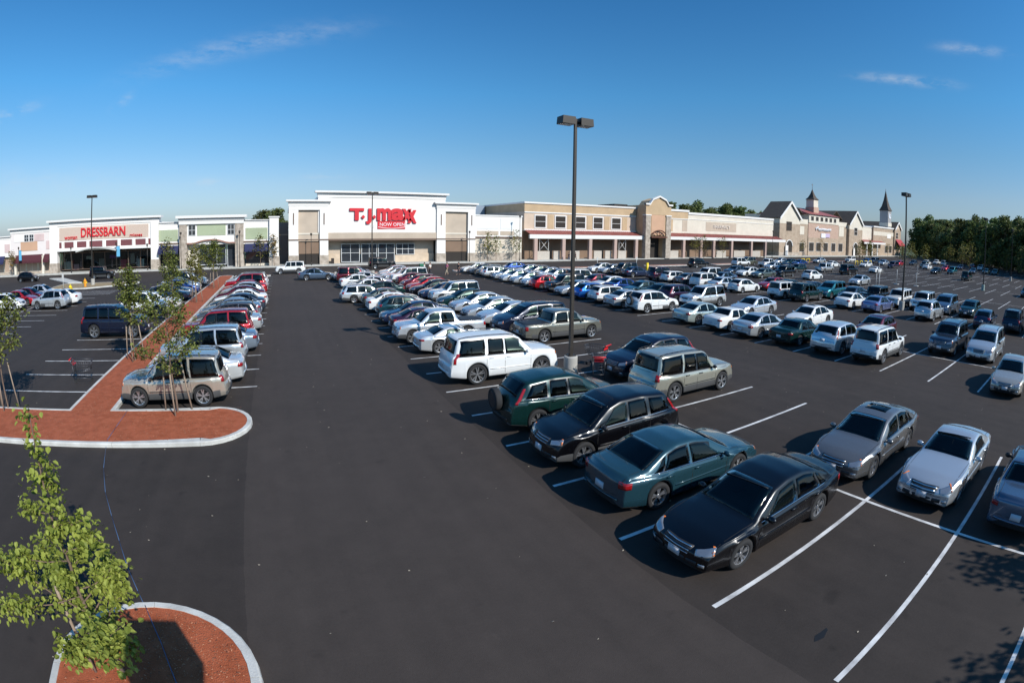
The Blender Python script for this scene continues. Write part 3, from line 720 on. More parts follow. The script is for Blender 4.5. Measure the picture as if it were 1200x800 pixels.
for k, ps in TYPES.items():
    for p in ps:
        if not p[1].materials:
            for m_ in (p[2] if isinstance(p[2], list) else [p[2]]): p[1].materials.append(None if m_ == 'PAINT' else m_)
KIND = dict(sedan='sedan', oldsedan='older sedan', coupe='coupe', hatch='hatchback', wagon='station wagon', crossover='crossover', suv='SUV', bigsuv='large SUV', boxysuv='boxy SUV', minivan='minivan', pickup='pickup')
CARS = []
def set_paint(o, pm):
    for i, sl in enumerate(o.material_slots):
        if sl.material is None: sl.link = 'OBJECT'; sl.material = pm
def car(kind, colr, x, y, rz, near, spare=False):
    pm = paint(colr)
    nm = {'sedan': 'sedan_car', 'oldsedan': 'sedan_car', 'coupe': 'coupe_car', 'hatch': 'hatchback_car', 'wagon': 'station_wagon', 'crossover': 'crossover_car', 'suv': 'suv_car', 'bigsuv': 'suv_car', 'boxysuv': 'suv_car', 'minivan': 'minivan', 'pickup': 'pickup_truck'}[kind]
    if not near:
        o = bpy.data.objects.new(nm, far_mesh(kind)); COL.objects.link(o); o.location = (x, y, .005); o.rotation_euler = (0, 0, rz); set_paint(o, pm); return o
    root = empty(nm, (x, y, .005), rz); made = {}
    for p in TYPES[kind]:
        if p[0] == 'sunroof' and not colr in ('pewter', 'white'): continue
        o = bpy.data.objects.new(p[0], p[1]); COL.objects.link(o); o.parent = made.get(p[3], root) if p[3] else root
        if len(p) > 4:
            o.location = p[4]; o.rotation_euler = (0, 0, p[5])
            r = bpy.data.objects.new('rim', RIMS[p[1].name]); COL.objects.link(r); r.parent = o
        made[p[0]] = o
        if any(sl.material is None for sl in o.material_slots): set_paint(o, pm)
    if spare:
        L = SP[kind]['L']; r = SP[kind]['rw']
        o = bpy.data.objects.new('spare_wheel', WHEELS[r]); COL.objects.link(o); o.parent = root
        o.location = (-L / 2 - .10, 0, .98); o.rotation_euler = (0, 0, pi / 2)
        bm = bmesh.new(); bmesh.ops.create_cone(bm, cap_ends=True, segments=24, radius1=r - .1, radius2=r - .12, depth=.02, matrix=Matrix.Translation((0, .1, 0)) @ Matrix.Rotation(-pi / 2, 4, 'X'))
        obj('wheel_cover', bm, BLACKP if colr != 'white' else paint('white'), o)
    return root
# (row, stall, kind, colour, which way the nose points, shift along the stall)
D_ = """L 1 sedan black - -.1;L 2 sedan steelteal + .1;L 3 crossover black - -.15;L 4 crossover darkgreen + -.1 s;L 6 bigsuv white + .1;L 8 coupe silverwhite + .1;L 9 pickup lightsilver - .1;L 10 sedan purple + 0;L 11 sedan navy - 0;L 12 hatch dteal + .1;L 13 sedan white + -.1
L 14 sedan greygreen + .2;L 15 wagon silverwhite + -1.35;L 16 sedan darkgreen - .2;L 17 sedan white + .3;L 18 sedan lightsilver - .2;L 19 sedan white + -.2;L 20 sedan silver - 0;L 21 suv maroon + -.2;L 22 sedan silver - 0;L 23 sedan bluegrey - .2
R -1 oldsedan bluegrey + .0;R 0 coupe silver - 0;R 1 sedan pewter - -.1;R 4 suv beige + -.1;R 5 crossover darknavy - .55;R 8 pickup goldgrey + .5;R 9 minivan darknavy - .2;R 10 sedan silverwhite - .1;R 11 sedan silver - 0;R 12 sedan lightsilver - .1;R 13 sedan darkgreen - 0;R 14 suv silverwhite - .1
R 15 sedan navy - 0;R 16 sedan black - -.1;R 17 sedan red - .0;R 18 hatch maroon - -.1;R 19 sedan maroon + .2;R 20 suv white - .1;R 21 sedan lightsilver - 0;R 22 sedan silverwhite - 0;R 23 hatch silverwhite - .1
L1 0 sedan tan - -.5;L1 3 suv white + 0;L1 4 crossover silverwhite + 0;L1 5 oldsedan darkgreen + .1;L1 6 sedan silver + -.1;L1 7 oldsedan white + 0;L1 8 sedan palegreen + 0;L1 10 crossover white + 0 s;L1 11 sedan silver + 0;L1 12 wagon white + 0;L1 13 hatch brightblue + 0
L1 14 sedan silver - 0;L1 15 suv black - .1;L1 16 hatch red + -.2;L1 17 sedan silverwhite - .1;L1 18 sedan silver - 0;L1 19 sedan silverwhite - -.1;L1 20 sedan silver - 0;L1 21 wagon silverwhite + -.1;L1 22 hatch greygreen - 0;L1 23 sedan slate - 0;L1 24 sedan white - -.1
R1 1 minivan silver - 0;R1 2 suv slate - -.1;R1 4 hatch maroon - .0;R1 6 sedan white - .1;R1 8 sedan lightsilver - .25;R1 10 suv silverwhite - .1;R1 11 crossover purple + 0;R1 12 sedan darkgreen - 0;R1 13 sedan steelteal - 0;R1 14 sedan blue + .1;R1 15 sedan white - 0;R1 16 sedan maroon - 0
R1 17 suv white + 0;R1 18 sedan silverwhite - 0;R1 19 sedan silver - 0;R1 20 sedan lightsilver - 0;R1 21 hatch grey - 0;R1 22 sedan silver - 0;R1 24 sedan blue - 0
L2 0 suv black + .3;L2 1 suv darknavy + 0;L2 2 hatch navy + 0;L2 4 crossover silver + -.2;L2 6 sedan violetblue + 0;L2 7 sedan white + 0;L2 9 suv darkgreen + 0;L2 10 boxysuv white + 0;L2 12 hatch white + 0;L2 13 sedan silverwhite + 0;L2 14 minivan white + 0;L2 15 sedan grey + 0;L2 16 wagon white + 0
L2 17 suv purple + 0;L2 19 sedan navy + .2;L2 20 suv black - 0;L2 21 sedan silver - 0;L2 22 sedan white - 0
R2 3 hatch darkgreen - 0;R2 4 minivan bluegrey - 0;R2 5 boxysuv silverwhite - 0;R2 6 boxysuv white - 0;R2 7 boxysuv black - 0;R2 8 sedan slate - 0;R2 9 minivan teal - 0;R2 10 sedan darknavy - 0;R2 11 sedan darkgreen + 0;R2 12 sedan red - 0;R2 15 sedan bluegrey - 0;R2 16 suv white - 0
R3 23 suv black + 0;L4 23 suv white + 0;L3 18 sedan slate - 0;L3 17 sedan white - 0;L3 16 sedan greygreen - 0;R4 24 minivan olive - 0;R4 22 pickup white + 0;L5 24 sedan silverwhite - 0;L5 23 sedan darkgreen - 0;L5 22 sedan blue - 0;R3 16 suv black - 0;L4 19 sedan navy - 0;L4 20 sedan silver - 0
R3 14 hatch white + 0;L4 18 wagon darkgreen - 0;R4 17 pickup silver + 0;R4 15 bigsuv black + 0;L5 15 coupe white + 0;L7 24 boxysuv white - 0;R7 23 sedan navy - 0;R7 22 suv slate - 0;L6 19 sedan white - 0;L7 20 sedan silver - 0;R6 17 suv purple - 0;R7 19 hatch red - 0;L7 22 sedan blue - 0;L8 19 wagon slate - 0
R7 21 sedan navy - 0;R7 16 suv greygreen - 0;L7 15 sedan white + 0;R8 18 pickup white - 0;L9 18 pickup white - 0;L9 17 boxysuv white + 0;L6 12 sedan black - 0;L7 13 hatch red - 0;R6 11 suv teal - 0;R5 8 suv darkgreen + 0;L8 13 sedan navy - 0;L9 13 sedan navy + 0;R8 11 boxysuv white - 0;R7 9 sedan darkgreen - 0
R7 8 wagon darkgreen - 0;L7 10 sedan slate - 0;L4 2 sedan black - 0;R3 11 sedan silver - 0;L6 24 sedan silver - 0;R5 20 sedan white + 0
B 0 suv tan - -.65;B 1 sedan silverwhite - -.1;B 2 suv silver - -.1;B 3 sedan lightblue - .1;B 4 suv red - -.1;B 5 sedan silver - .1;B 6 wagon grey - -.1;B 7 sedan lightblue - 0;B 8 sedan slate - .1;B 9 sedan white - .1;B 10 sedan maroon - 0;B 11 hatch silver - 0;B 12 sedan red - .1;B 13 suv red - 0;B 14 minivan silver - 0;B 15 sedan white - -.3
C 6 bigsuv darknavy + .0;C 9 suv white + .1;C 10 sedan white + .2;C 12 sedan navy + .2;C 13 sedan slate + .1;C 14 sedan blue + .2;C 15 sedan lightblue + .1;C 16 suv grey + 0;C 17 hatch white + .1
D 4 crossover silver - 0;D 5 sedan white - .3;DD 4 hatch white + 0;DD 5 sedan red + 0;DD 7 sedan lightsilver + .2;DD 6 sedan maroon + -.3"""
ROWN = {'L': 'near half of the first double row', 'R': 'far half of the first double row'}
ORD = ['', 'second', 'third', 'fourth', 'fifth', 'sixth', 'seventh', 'eighth', 'ninth', 'tenth']
for k in range(1, 10):
    ROWN['L%d' % k] = 'near half of the %s double row' % ORD[k]; ROWN['R%d' % k] = 'far half of the %s double row' % ORD[k]
ROWN.update(B='row right of the mulch strip', C='row left of the mulch strip', D='right half of far left rows', DD='left half of far left rows')
def rowx(r):
    if r == 'B': return -4.1
    if r == 'C': return -11.9
    if r == 'D': return -24.1
    if r == 'DD': return -29.6
    m = int(r[1:] or 0); return (8.6 if r[0] == 'L' else 14.35) + PER * m
for e in D_.replace('\n', ';').split(';'):
    t = e.split(); r, i, kd, cl, fc, dx = t[0], int(t[1]), t[2], t[3], t[4], float(t[5])
    yb = {'B': 19.75 - 0.05 + SW * .0, 'C': 21.03 - 2 * SW + SW * .5, 'D': 34.45 + SW * .5, 'DD': 34.45 + SW * .5}.get(r, Y0 + SW * .5)
    x = rowx(r) + dx; y = yb + SW * i
    if r not in ('L', 'R') or i > 5: x += random.uniform(-.15, .15); y += random.uniform(-.12, .12)
    rz = (pi if fc == '-' else 0) + random.uniform(-.02, .02)
    near = hypot(x, y) < 62
    o = car(kd, cl, x, y, rz, near, 's' in t[6:])
    CARS.append([o, r, i, kd, cl, fc])
# labels: colour and kind, then the neighbours or the place in the row
def nb(r, i):
    for c in CARS:
        if c[1] == r and c[2] == i: return c
    return None
def cname(c): return CNAME[c[4]] + ' ' + KIND[c[3]]
used = {}
for c in CARS:
    o, r, i, kd, cl, fc = c
    a, b = nb(r, i - 1), nb(r, i + 1)
    rear = {'L': 'tail', 'R': 'tail'}.get(r[0], 'tail')
    face = 'nose' if (fc == '-') else 'tail'
    base = cname(c)
    if a and b and (base, cname(a), cname(b)) not in used:
        lab = '%s between the %s and the %s, %s left' % (base, cname(a), cname(b), face)
    elif a or b:
        lab = '%s next to the %s, %s to the left' % (base, cname(a or b), face)
    else:
        lab = '%s alone between empty stalls, %s to the left' % (base, face)
    c.append(lab)
cnt = {}
for c in CARS: cnt[c[6]] = cnt.get(c[6], 0) + 1
for c in CARS:
    if cnt[c[6]] > 1 or len(c[6].split()) > 16:
        same = sorted([d[2] for d in CARS if d[1] == c[1]])
        k = same.index(c[2]) + 1
        suf = 'th' if 10 < k % 100 < 14 else {1: 'st', 2: 'nd', 3: 'rd'}.get(k % 10, 'th')
        rn = ROWN[c[1]].replace('first double row right of the main aisle', 'first double row')
        c[6] = '%s, %d%s from the camera, %s' % (cname(c), k, suf, rn)
    tag(c[0], c[6], {'pickup': 'truck', 'minivan': 'van', 'suv': 'SUV', 'bigsuv': 'SUV', 'boxysuv': 'SUV'}.get(c[3], 'car'), 'vehicles parked in the lot')
for kd, cl, x, y, rz, lab in [('boxysuv', 'white', 1.0, 75.6, pi, 'white SUV driving past the end of the main aisle before the shops'),
        ('sedan', 'bluegrey', 4.2, 65.2, 0, 'blue grey sedan driving out of the main aisle near its far end'),
        ('boxysuv', 'black', 15.6, 80.5, 0, 'boxy black vehicle driving past the doors under the big red letters'),
        ('hatch', 'black', -44, 77, 0.02, 'black hatchback driving on the road past the maroon awnings at far left'),
        ('boxysuv', 'black', -29.3, 77.5, 0, 'black boxy SUV stopped beside the white lamp base before the dress shop')]:
    o = car(kd, cl, x, y, rz, False); tag(o, lab, 'car', 'vehicles driving on the shop road')

# ------------------------------------------------------------------ shops
ST_WHITE = mat('stucco_white', (.80, .765, .72), .9, noise=.04, nscale=.6)
ST_CREAM = mat('stucco_cream', (.66, .60, .50), .9, noise=.05, nscale=.6)
ST_BEIGE = mat('stucco_beige', (.50, .41, .32), .9, noise=.06, nscale=.6)
ST_TAN = mat('stucco_tan', (.50, .36, .22), .9, noise=.06, nscale=.6)
ST_LTAN = mat('stucco_light_tan', (.60, .47, .36), .9, noise=.06, nscale=.6)
ST_PINK = mat('stucco_pink', (.60, .46, .44), .9, noise=.05, nscale=.6)
ST_ORANGE = mat('stucco_orange', (.55, .34, .22), .9, noise=.05, nscale=.6)
ST_GREEN = mat('stucco_green', (.36, .41, .27), .9, noise=.06, nscale=.6)
STONE = mat('stone_facing', (.30, .25, .20), .9, col2=(.48, .41, .34), nscale=1.6, bump=.5, bscale=3)
BRICK = mat('brick_facing', (.44, .29, .22), .9, col2=(.50, .36, .28), nscale=2.5, bump=.2, bscale=12)
GSTONE = mat('grey_stone', (.36, .275, .20), .9, col2=(.45, .35, .26), nscale=.9, bump=.5, bscale=3)
ROOFRED = mat('red_metal_roof', (.31, .095, .08), .55, noise=.1, nscale=1)
SHINGLE = mat('grey_shingle', (.085, .068, .055), .9, noise=.25, nscale=3, bump=.4, bscale=10)
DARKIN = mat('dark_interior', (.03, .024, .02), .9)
SHADEW = mat('arcade_wall_shaded', (.21, .14, .095), .9, noise=.08, nscale=.5)  # dark brown has the shade under the arcade put into the wall colour
WGLASS = mat('shop_glass', (.03, .035, .042), .05, spec=.8)
def seethrough(name, a=.35):
    m = bpy.data.materials.new(name); m.use_nodes = True; n = m.node_tree.nodes; l = m.node_tree.links
    g = n.new('ShaderNodeBsdfGlossy'); g.inputs['Roughness'].default_value = .02; t = n.new('ShaderNodeBsdfTransparent'); t.inputs[0].default_value = (.75, .78, .76, 1)
    f = n.new('ShaderNodeFresnel'); f.inputs[0].default_value = 1.5; x = n.new('ShaderNodeMixShader'); l.new(f.outputs[0], x.inputs[0]); l.new(t.outputs[0], x.inputs[1]); l.new(g.outputs[0], x.inputs[2])
    l.new(x.outputs[0], n['Material Output'].inputs[0]); MAT[name] = m; return m
CLEARG = seethrough('clear_shop_glass')
MULL = mat('white_mullion', (.62, .63, .63), .5)
MAROON = mat('maroon_panel', (.16, .05, .055), .7)
AWN_M = mat('maroon_awning', (.07, .014, .022), .8)
AWN_B = mat('blue_awning', (.018, .022, .075), .8)
SIGNRED = mat('sign_red', (.62, .02, .03), .4)
BROWNT = mat('brown_trim', (.15, .10, .075), .8)
CORN = mat('cornice_white', (.74, .72, .69), .85)
def W(name, m, par, x0, x1, z0, z1, y0, y1):
    return boxes(name, m, par, (x0, x1, y0, y1, z0, z1))
def text(body, x0, x1, z0, z1, y, m, par, name='sign_letters', depth=.22, fat=.0, shear=0):
    cu = bpy.data.curves.new(name, 'FONT'); cu.body = body; cu.extrude = .5; cu.offset = fat; cu.size = 1; cu.shear = shear
    t = bpy.data.objects.new(name, cu); COL.objects.link(t)
    bpy.context.view_layer.update()
    me = bpy.data.meshes.new_from_object(t.evaluated_get(bpy.context.evaluated_depsgraph_get()))
    bpy.data.objects.remove(t)
    co = [v.co.copy() for v in me.vertices]
    ax, bx_ = min(c.x for c in co), max(c.x for c in co); ay, by = min(c.y for c in co), max(c.y for c in co)
    for v, c in zip(me.vertices, co):
        v.co = ((c.x - ax) / (bx_ - ax) * (x1 - x0) + x0, y - depth / 2 - c.z * depth, (c.y - ay) / (by - ay) * (z1 - z0) + z0)
    me.materials.clear()
    return obj(name, me, m, par)
def cornice(par, x0, x1, z, y, h=1.0, out=.45, m=CORN):
    """three stepped courses along a front, returned a little round both ends"""
    for k, (dz, o) in enumerate(((0, .15), (.42, .30), (.70, 1.0))):
        za = z + h * dz; zb = z + h * ((.42, .70, 1.0)[k])
        W('cornice_course', m, par, x0 - out * o, x1 + out * o, za, zb, y - out * o, y + 1.2)
def window(par, x0, x1, z0, z1, y, nx=2, nz=2, fr=MULL, gl=WGLASS, t=.09, name='window'):
    """frame proud of the wall, panes set back, glazing bars"""
    bm = bmesh.new()
    bx(bm, x0 - t, x1 + t, y - .06, y + .05, z0 - t, z0); bx(bm, x0 - t, x1 + t, y - .06, y + .05, z1, z1 + t)
    bx(bm, x0 - t, x0, y - .057, y + .05, z0, z1); bx(bm, x1, x1 + t, y - .057, y + .05, z0, z1)
    f = obj(name, bm, fr, par)
    bm = bmesh.new()
    for i in range(1, nx): xx = x0 + (x1 - x0) * i / nx; bx(bm, xx - .035, xx + .035, y - .045, y + .02, z0, z1)
    for i in range(1, nz): zz = z0 + (z1 - z0) * i / nz; bx(bm, x0, x1, y - .042, y + .017, zz - .035, zz + .035)
    if nx > 1 or nz > 1: obj('glazing_bars', bm, fr, f)
    else: bm.free()
    bm = bmesh.new(); bx(bm, x0, x1, y - .02, y + .03, z0, z1); obj('pane', bm, gl, f)
    return f
FY = 91.0
# --- red lettered discount store, X 0.9 .. 46
T = empty('discount_store', (0, 0, 0))
tag(T, 'white and beige store with big red T.J.maxx letters over its glass doors', 'shop building')
W('wall', ST_WHITE, T, 6.2, 29.7, 5.6, 12.0, FY + .3, FY + 26)
cornice(T, 6.2, 29.7, 11.75, FY + .3, 1.15, .6)
for xa, xb in ((1.0, 8.0), (28.0, 35.7)):
    W('wing_wall', ST_BEIGE, T, xa + 1.3, xb - .9, .15, 9.7, FY + .45, FY + 20)
    W('cornice_band', ST_WHITE, T, xa, xb, 9.55, 10.2, FY - .02, FY + 20)
    cornice(T, xa, xb, 10.2, FY, 1.1, .5)
    for pa, pb in ((xa, xa + 1.7), (xb - 1.5, xb)):
        W('pilaster', ST_WHITE, T, pa, pb, 1.75, 9.55, FY, FY + .9)
        W('pilaster_base', STONE, T, pa - .06, pb + .06, .15, 1.75, FY - .07, FY + .9)
        W('slot_ornament', BROWNT, T, (pa + pb) / 2 - .1, (pa + pb) / 2 + .1, 7.0, 9.0, FY - .03, FY)
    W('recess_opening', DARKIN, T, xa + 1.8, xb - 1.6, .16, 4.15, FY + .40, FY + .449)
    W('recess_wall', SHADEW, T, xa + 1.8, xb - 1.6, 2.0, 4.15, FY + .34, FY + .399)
    W('string_course', BROWNT, T, xa - .04, xb + .04, 4.32, 4.52, FY - .09, FY - .003)
    W('string_course', ST_CREAM, T, xa + 1.7, xb - 1.5, 5.3, 5.6, FY + .38, FY + .449)
W('frieze', ST_BEIGE, T, 8.0, 28.0, 4.52, 5.6, FY + .12, FY + 20)
W('string_course', BROWNT, T, 8.0, 28.0, 4.2, 4.52, FY + .02, FY + 2)
W('recessed_wall', ST_BEIGE, T, 8.0, 28.0, 1.7, 4.2, FY + 2.2, FY + 20)
W('base_wall', mat('base_panel', (.58, .46, .34), .9, noise=.1, nscale=1), T, 8.0, 10.3, .15, 1.7, FY + 2.0, FY + 20)
W('base_wall', MAT['base_panel'], T, 24.2, 28.0, .15, 1.7, FY + 2.0, FY + 20)
W('base_wall', MAT['base_panel'], T, 20.5, 24.2, .15, 1.45, FY + 1.95, FY + 2.2)
for k, (a, b, z) in enumerate(((10.6, 13.8, .4), (14.3, 17.0, .16), (17.4, 20.3, .16), (20.8, 24.1, 1.6))):
    window(T, a, b, z, 3.5, FY + 1.9, 2 if k != 3 else 3, 2, name='glass_door' if k in (1, 2) else 'shop_window')
W('trash_bin', DARKIN, T, 8.6, 9.1, .16, 1.1, FY + .8, FY + 1.3)
# letters: T J m a x x overlap and step like the sign
for ch, x0, x1, z0, z1 in (('T', 11.8, 14.4, 7.75, 9.9), ('J', 14.75, 15.75, 7.1, 9.85), ('m', 16.75, 19.4, 7.75, 9.95), ('a', 19.3, 21.9, 7.75, 9.95), ('x', 21.4, 23.2, 7.75, 9.9), ('x', 22.4, 24.1, 7.3, 9.7)):
    text(ch, x0, x1, z0, z1, FY + .3, SIGNRED, T, depth=.3, fat=.045)
for x, z in ((14.25, 8.35), (16.25, 8.35)):
    bm = bmesh.new(); bmesh.ops.create_cone(bm, cap_ends=True, segments=4, radius1=.36, radius2=.36, depth=.3, matrix=Matrix.Translation((x, FY + .13, z)) @ Matrix.Rotation(pi / 2, 4, 'X')); obj('sign_dot', bm, SIGNRED, T)
BN = W('opening_banner', SIGNRED, None, 16.9, 22.0, 6.25, 7.65, FY + .18, FY + .27)
tag(BN, 'red and white banner reading NOW OPEN under the big red letters', 'banner')
text('NOW OPEN', 17.3, 21.9, 6.75, 7.35, FY + .18, mat('banner_white', (.8, .78, .78), .7), BN, 'banner_letters', depth=.03)
bm = bmesh.new()
pv = None
for k in range(13):
    x = 17.0 + 5 * k / 12; z = 6.62 - .28 * sin(pi * k / 12); p = [bm.verts.new((x, FY + .174, z - .06)), bm.verts.new((x, FY + .174, z + .03))]
    if pv: bm.faces.new((pv[0], p[0], p[1], pv[1]))
    pv = p
obj('banner_swoosh', bm, MAT['banner_white'], BN)
text('T.J.', 15.4, 16.5, 6.45, 7.0, FY + .27, MAT['banner_white'], BN, 'banner_letters', depth=.03)
# plain wing on the right
W('wing_wall', ST_WHITE, T, 35.7, 46.0, 4.9, 8.9, FY + .5, FY + 20)
W('coping', CORN, T, 35.7, 46.1, 8.9, 9.15, FY + .38, FY + 20.1)
W('wing_wall_lower', ST_CREAM, T, 35.7, 46.0, 1.7, 4.55, FY + .55, FY + 20)
W('stone_base', STONE, T, 35.7, 46.0, .15, 1.7, FY + .45, FY + 20)
W('string_course', BROWNT, T, 35.7, 46.0, 4.55, 4.9, FY + .40, FY + 20)
for a, b in ((36.2, 40.8), (41.2, 44.2)):
    W('wall_panel', mat('panel_white', (.76, .76, .74), .9), T, a, b, 6.4, 8.6, FY + .46, FY + .5)
    W('wall_panel', ST_BEIGE, T, a, b, 5.2, 6.0, FY + .46, FY + .5)
    W('wall_panel', mat('panel_cream', (.64, .55, .44), .9), T, a, b, 2.0, 4.2, FY + .51, FY + .55)
W('roof_screen', mat('blue_grey_steel', (.22, .27, .33), .5), T, 37.5, 47.5, 8.0, 11.3, FY + 24, FY + 30)
W('roof_screen', MAT['blue_grey_steel'], T, 41.5, 47.5, 11.3, 12.1, FY + 24, FY + 30)
# --- dark link wall and free standing pier
G = empty('green_store'); tag(G, 'low cream store with sage green panels and stone corner piers', 'shop building')
W('pier', ST_WHITE, G, -2.4, -.75, 1.7, 8.3, FY - .3, FY + 1.2); W('pier_base', STONE, G, -2.5, -.65, .15, 1.7, FY - .4, FY + 1.3)
W('pier_cap', CORN, G, -2.55, -.6, 8.3, 8.5, FY - .45, FY + 1.3)
W('link_wall', mat('link_wall_brown', (.23, .19, .17), .9), G, -.75, 1.0, .15, 7.5, FY + 5.5, FY + 10)
W('string_course', ST_BEIGE, G, -.75, 1.0, 5.2, 5.4, FY + 5.4, FY + 5.499)
for a, b, zt in ((-7.0, -2.4, 7.7), (-23.0, -18.7, 7.6)):
    W('wall', ST_WHITE, G, a, b, 3.9, zt, FY + .2, FY + 20); cornice(G, a, b - .1, zt - .15, FY + .2, .45, .25)
    W('green_panel', ST_GREEN, G, a + .35, b - .35, 4.7, 6.6, FY + .14, FY + .2)
    W('string_course', BROWNT, G, a, b, 4.15, 4.4, FY + .1, FY + .2)
    W('shopfront_dark', WGLASS, G, a + .2, b - .2, .5, 3.9, FY + 1.6, FY + 1.8)
    W('plinth', ST_CREAM, G, a + .2, b - .2, .15, .5, FY + 1.5, FY + 1.8)
    bm = bmesh.new(); v = [bm.verts.new(p) for p in ((a + .2, FY + .15, 3.95), (b - .2, FY + .15, 3.95), (b - .2, FY - .9, 2.9), (a + .2, FY - .9, 2.9), (a + .2, FY - .9, 2.6), (b - .2, FY - .9, 2.6), (a + .2, FY + .15, 3.85), (b - .2, FY + .15, 3.85))]
    for f in ((0, 3, 2, 1), (3, 4, 5, 2), (4, 6, 7, 5), (0, 6, 4, 3), (1, 2, 5, 7)): bm.faces.new([v[i] for i in f])
    obj('awning', bm, AWN_B, G)
for a, b in ((-18.7, -17.3), (-8.5, -7.0)):
    W('stone_pier', STONE, G, a, b, .15, 7.4, FY - .35, FY + 2)
W('upper_wall', ST_WHITE, G, -17.3, -8.5, 4.0, 7.8, FY - .1, FY + 20)
cornice(G, -18.7, -7.0, 7.4, FY - .35, 1.45, .6)
W('green_panel', ST_GREEN, G, -15.4, -10.2, 5.5, 7.35, FY - .16, FY - .1)
window(G, -16.95, -15.75, 5.6, 7.25, FY - .12); window(G, -9.8, -8.7, 5.6, 7.2, FY - .12)
bm = bmesh.new(); pv = None
for k in range(17):
    x = -17.3 + 8.8 * k / 16; t = max(0, 1 - ((x + 12.9) / 3.0) ** 2); z = 4.1 + .55 * t
    p = [bm.verts.new(q) for q in ((x, FY - .45, z), (x, FY - .45, z + .22), (x, FY - .1, z + .22), (x, FY - .1, z))]
    if pv:
        for i in range(4): bm.faces.new((pv[i], p[i], p[(i + 1) % 4], pv[(i + 1) % 4]))
    pv = p
obj('arched_canopy_edge', bm, mat('canopy_brown', (.30, .15, .11), .8), G)
window(G, -15.2, -10.35, .6, 3.9, FY + .9, 3, 1, name='shop_window'); window(G, -9.95, -8.6, .2, 3.85, FY + .9, 1, 1, name='glass_door')
W('side_panel', ST_CREAM, G, -17.3, -15.4, .15, 4.0, FY + .85, FY + 2)
# --- dress shop
D = empty('dress_store'); tag(D, 'white store with red DRESSBARN lettering on a tan panel', 'shop building')
W('wall', ST_WHITE, D, -46.2, -22.7, 3.9, 8.1, FY, FY + 20)
cornice(D, -46.2, -22.7, 8.0, FY, 1.1, .6)
for a, b in ((-46.2, -44.4), (-24.2, -22.7)):
    W('pilaster', ST_WHITE, D, a, b, 1.8, 8.0, FY - .25, FY); W('pilaster_base', STONE, D, a - .05, b + .05, .15, 1.8, FY - .32, FY + 1); W('pilaster_back', ST_WHITE, D, a, b, 1.8, 3.9, FY, FY + 1)
W('sign_panel', mat('sign_tan', (.56, .44, .36), .9), D, -43.9, -24.7, 5.55, 7.75, FY - .06, FY)
for a, b in ((-43.95, -43.4), (-42.7, -40.6), (-39.8, -37.7), (-37.0, -34.2), (-33.4, -31.0), (-30.3, -28.0), (-27.3, -25.3), (-24.7, -24.3)):
    W('maroon_panel', MAROON, D, a, b, 4.3, 5.3, FY - .05, FY)
    if b < -25: W('bracket', ST_WHITE, D, b + .15, b + .55, 4.1, 5.45, FY - .22, FY)
W('ledge', CORN, D, -44.3, -24.2, 3.75, 4.1, FY - .35, FY - .001)
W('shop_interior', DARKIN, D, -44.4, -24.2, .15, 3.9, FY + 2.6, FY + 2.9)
for k in range(8):
    a = -44.3 + k * 2.5; window(D, a, a + 2.35, .55 if k not in (3, 4) else .2, 3.3, FY + 1.8, 1, 1, name='glass_door' if k in (3, 4) else 'shop_window', fr=BROWNT, gl=CLEARG)
bm = bmesh.new(); pv = None
for k in range(13):
    x = -39.2 + 8.6 * k / 12; z = 3.55 + .55 * sin(pi * k / 12)
    p = [bm.verts.new(q) for q in ((x, FY - 2.2, z), (x, FY - 2.2, z + .18), (x, FY + .5, z + .18), (x, FY + .5, z))]
    if pv:
        for i in range(4): bm.faces.new((pv[i], p[i], p[(i + 1) % 4], pv[(i + 1) % 4]))
    pv = p
obj('entrance_canopy', bm, mat('canopy_grey', (.5, .5, .47), .6), D)
text('DRESSBARN', -38.8, -29.3, 6.0, 7.55, FY - .06, SIGNRED, D, depth=.2, fat=.012)
text('woman', -42.6, -39.7, 5.7, 6.2, FY - .06, SIGNRED, D, depth=.15)
text('misses', -28.4, -25.9, 5.75, 6.25, FY - .06, SIGNRED, D, depth=.15)
rr = random.Random(4)
for a, b, c, d, cl in ((-43.8, -42.0, .5, 1.9, (.75, .70, .66)), (-41.8, -40.3, .4, 1.4, (.75, .4, .45)), (-38.6, -37.2, 2.2, 2.7, (.75, .7, .6)), (-33.4, -31.6, 2.2, 2.7, (.25, .05, .35)), (-31.2, -29.8, .3, 1.9, (.6, .06, .12)), (-27.6, -26.2, .4, 1.9, (.8, .76, .72)), (-35.8, -34.6, .5, 2.2, (.3, .28, .25)), (-29.0, -28.1, 1.2, 2.9, (.5, .42, .36))):
    W('poster', mat('poster_%d' % int(-a * 10), cl, .7), D, a, b, c, d, FY + 1.98, FY + 2.02)
for k in range(11):       # clothed display dummies behind the glass
    x = -43.4 + k * 1.75; c_ = rr.choice([(.5, .3, .3), (.6, .55, .5), (.3, .02, .03), (.55, .5, .55), (.1, .1, .12)])
    if 2 < k < 6: continue
    bm = bmesh.new(); y = FY + 2.12
    for z, r in ((.6, .16), (1.0, .22), (1.45, .17), (1.75, .23), (1.95, .09)): pass
    pr = [(.55, .10), (.9, .20), (1.3, .22), (1.5, .15), (1.8, .23), (1.95, .17), (2.0, .06), (2.1, .07), (2.2, .10), (2.32, .07)]
    for (z0, r0), (z1, r1) in zip(pr, pr[1:]): tube(bm, (x, y, z0), (x, y, z1), r0, r1, 8, False)
    o = obj('display_dummy', bm, mat('cloth_%d' % k, c_, .9))
    tag(o, 'clothed display dummy behind the dress store glass, %s from the left' % ORD[max(1, k if k < 3 else k - 3)] if k else 'clothed display dummy nearest the left pillar of the dress store', 'mannequin', 'display dummies in the dress store')
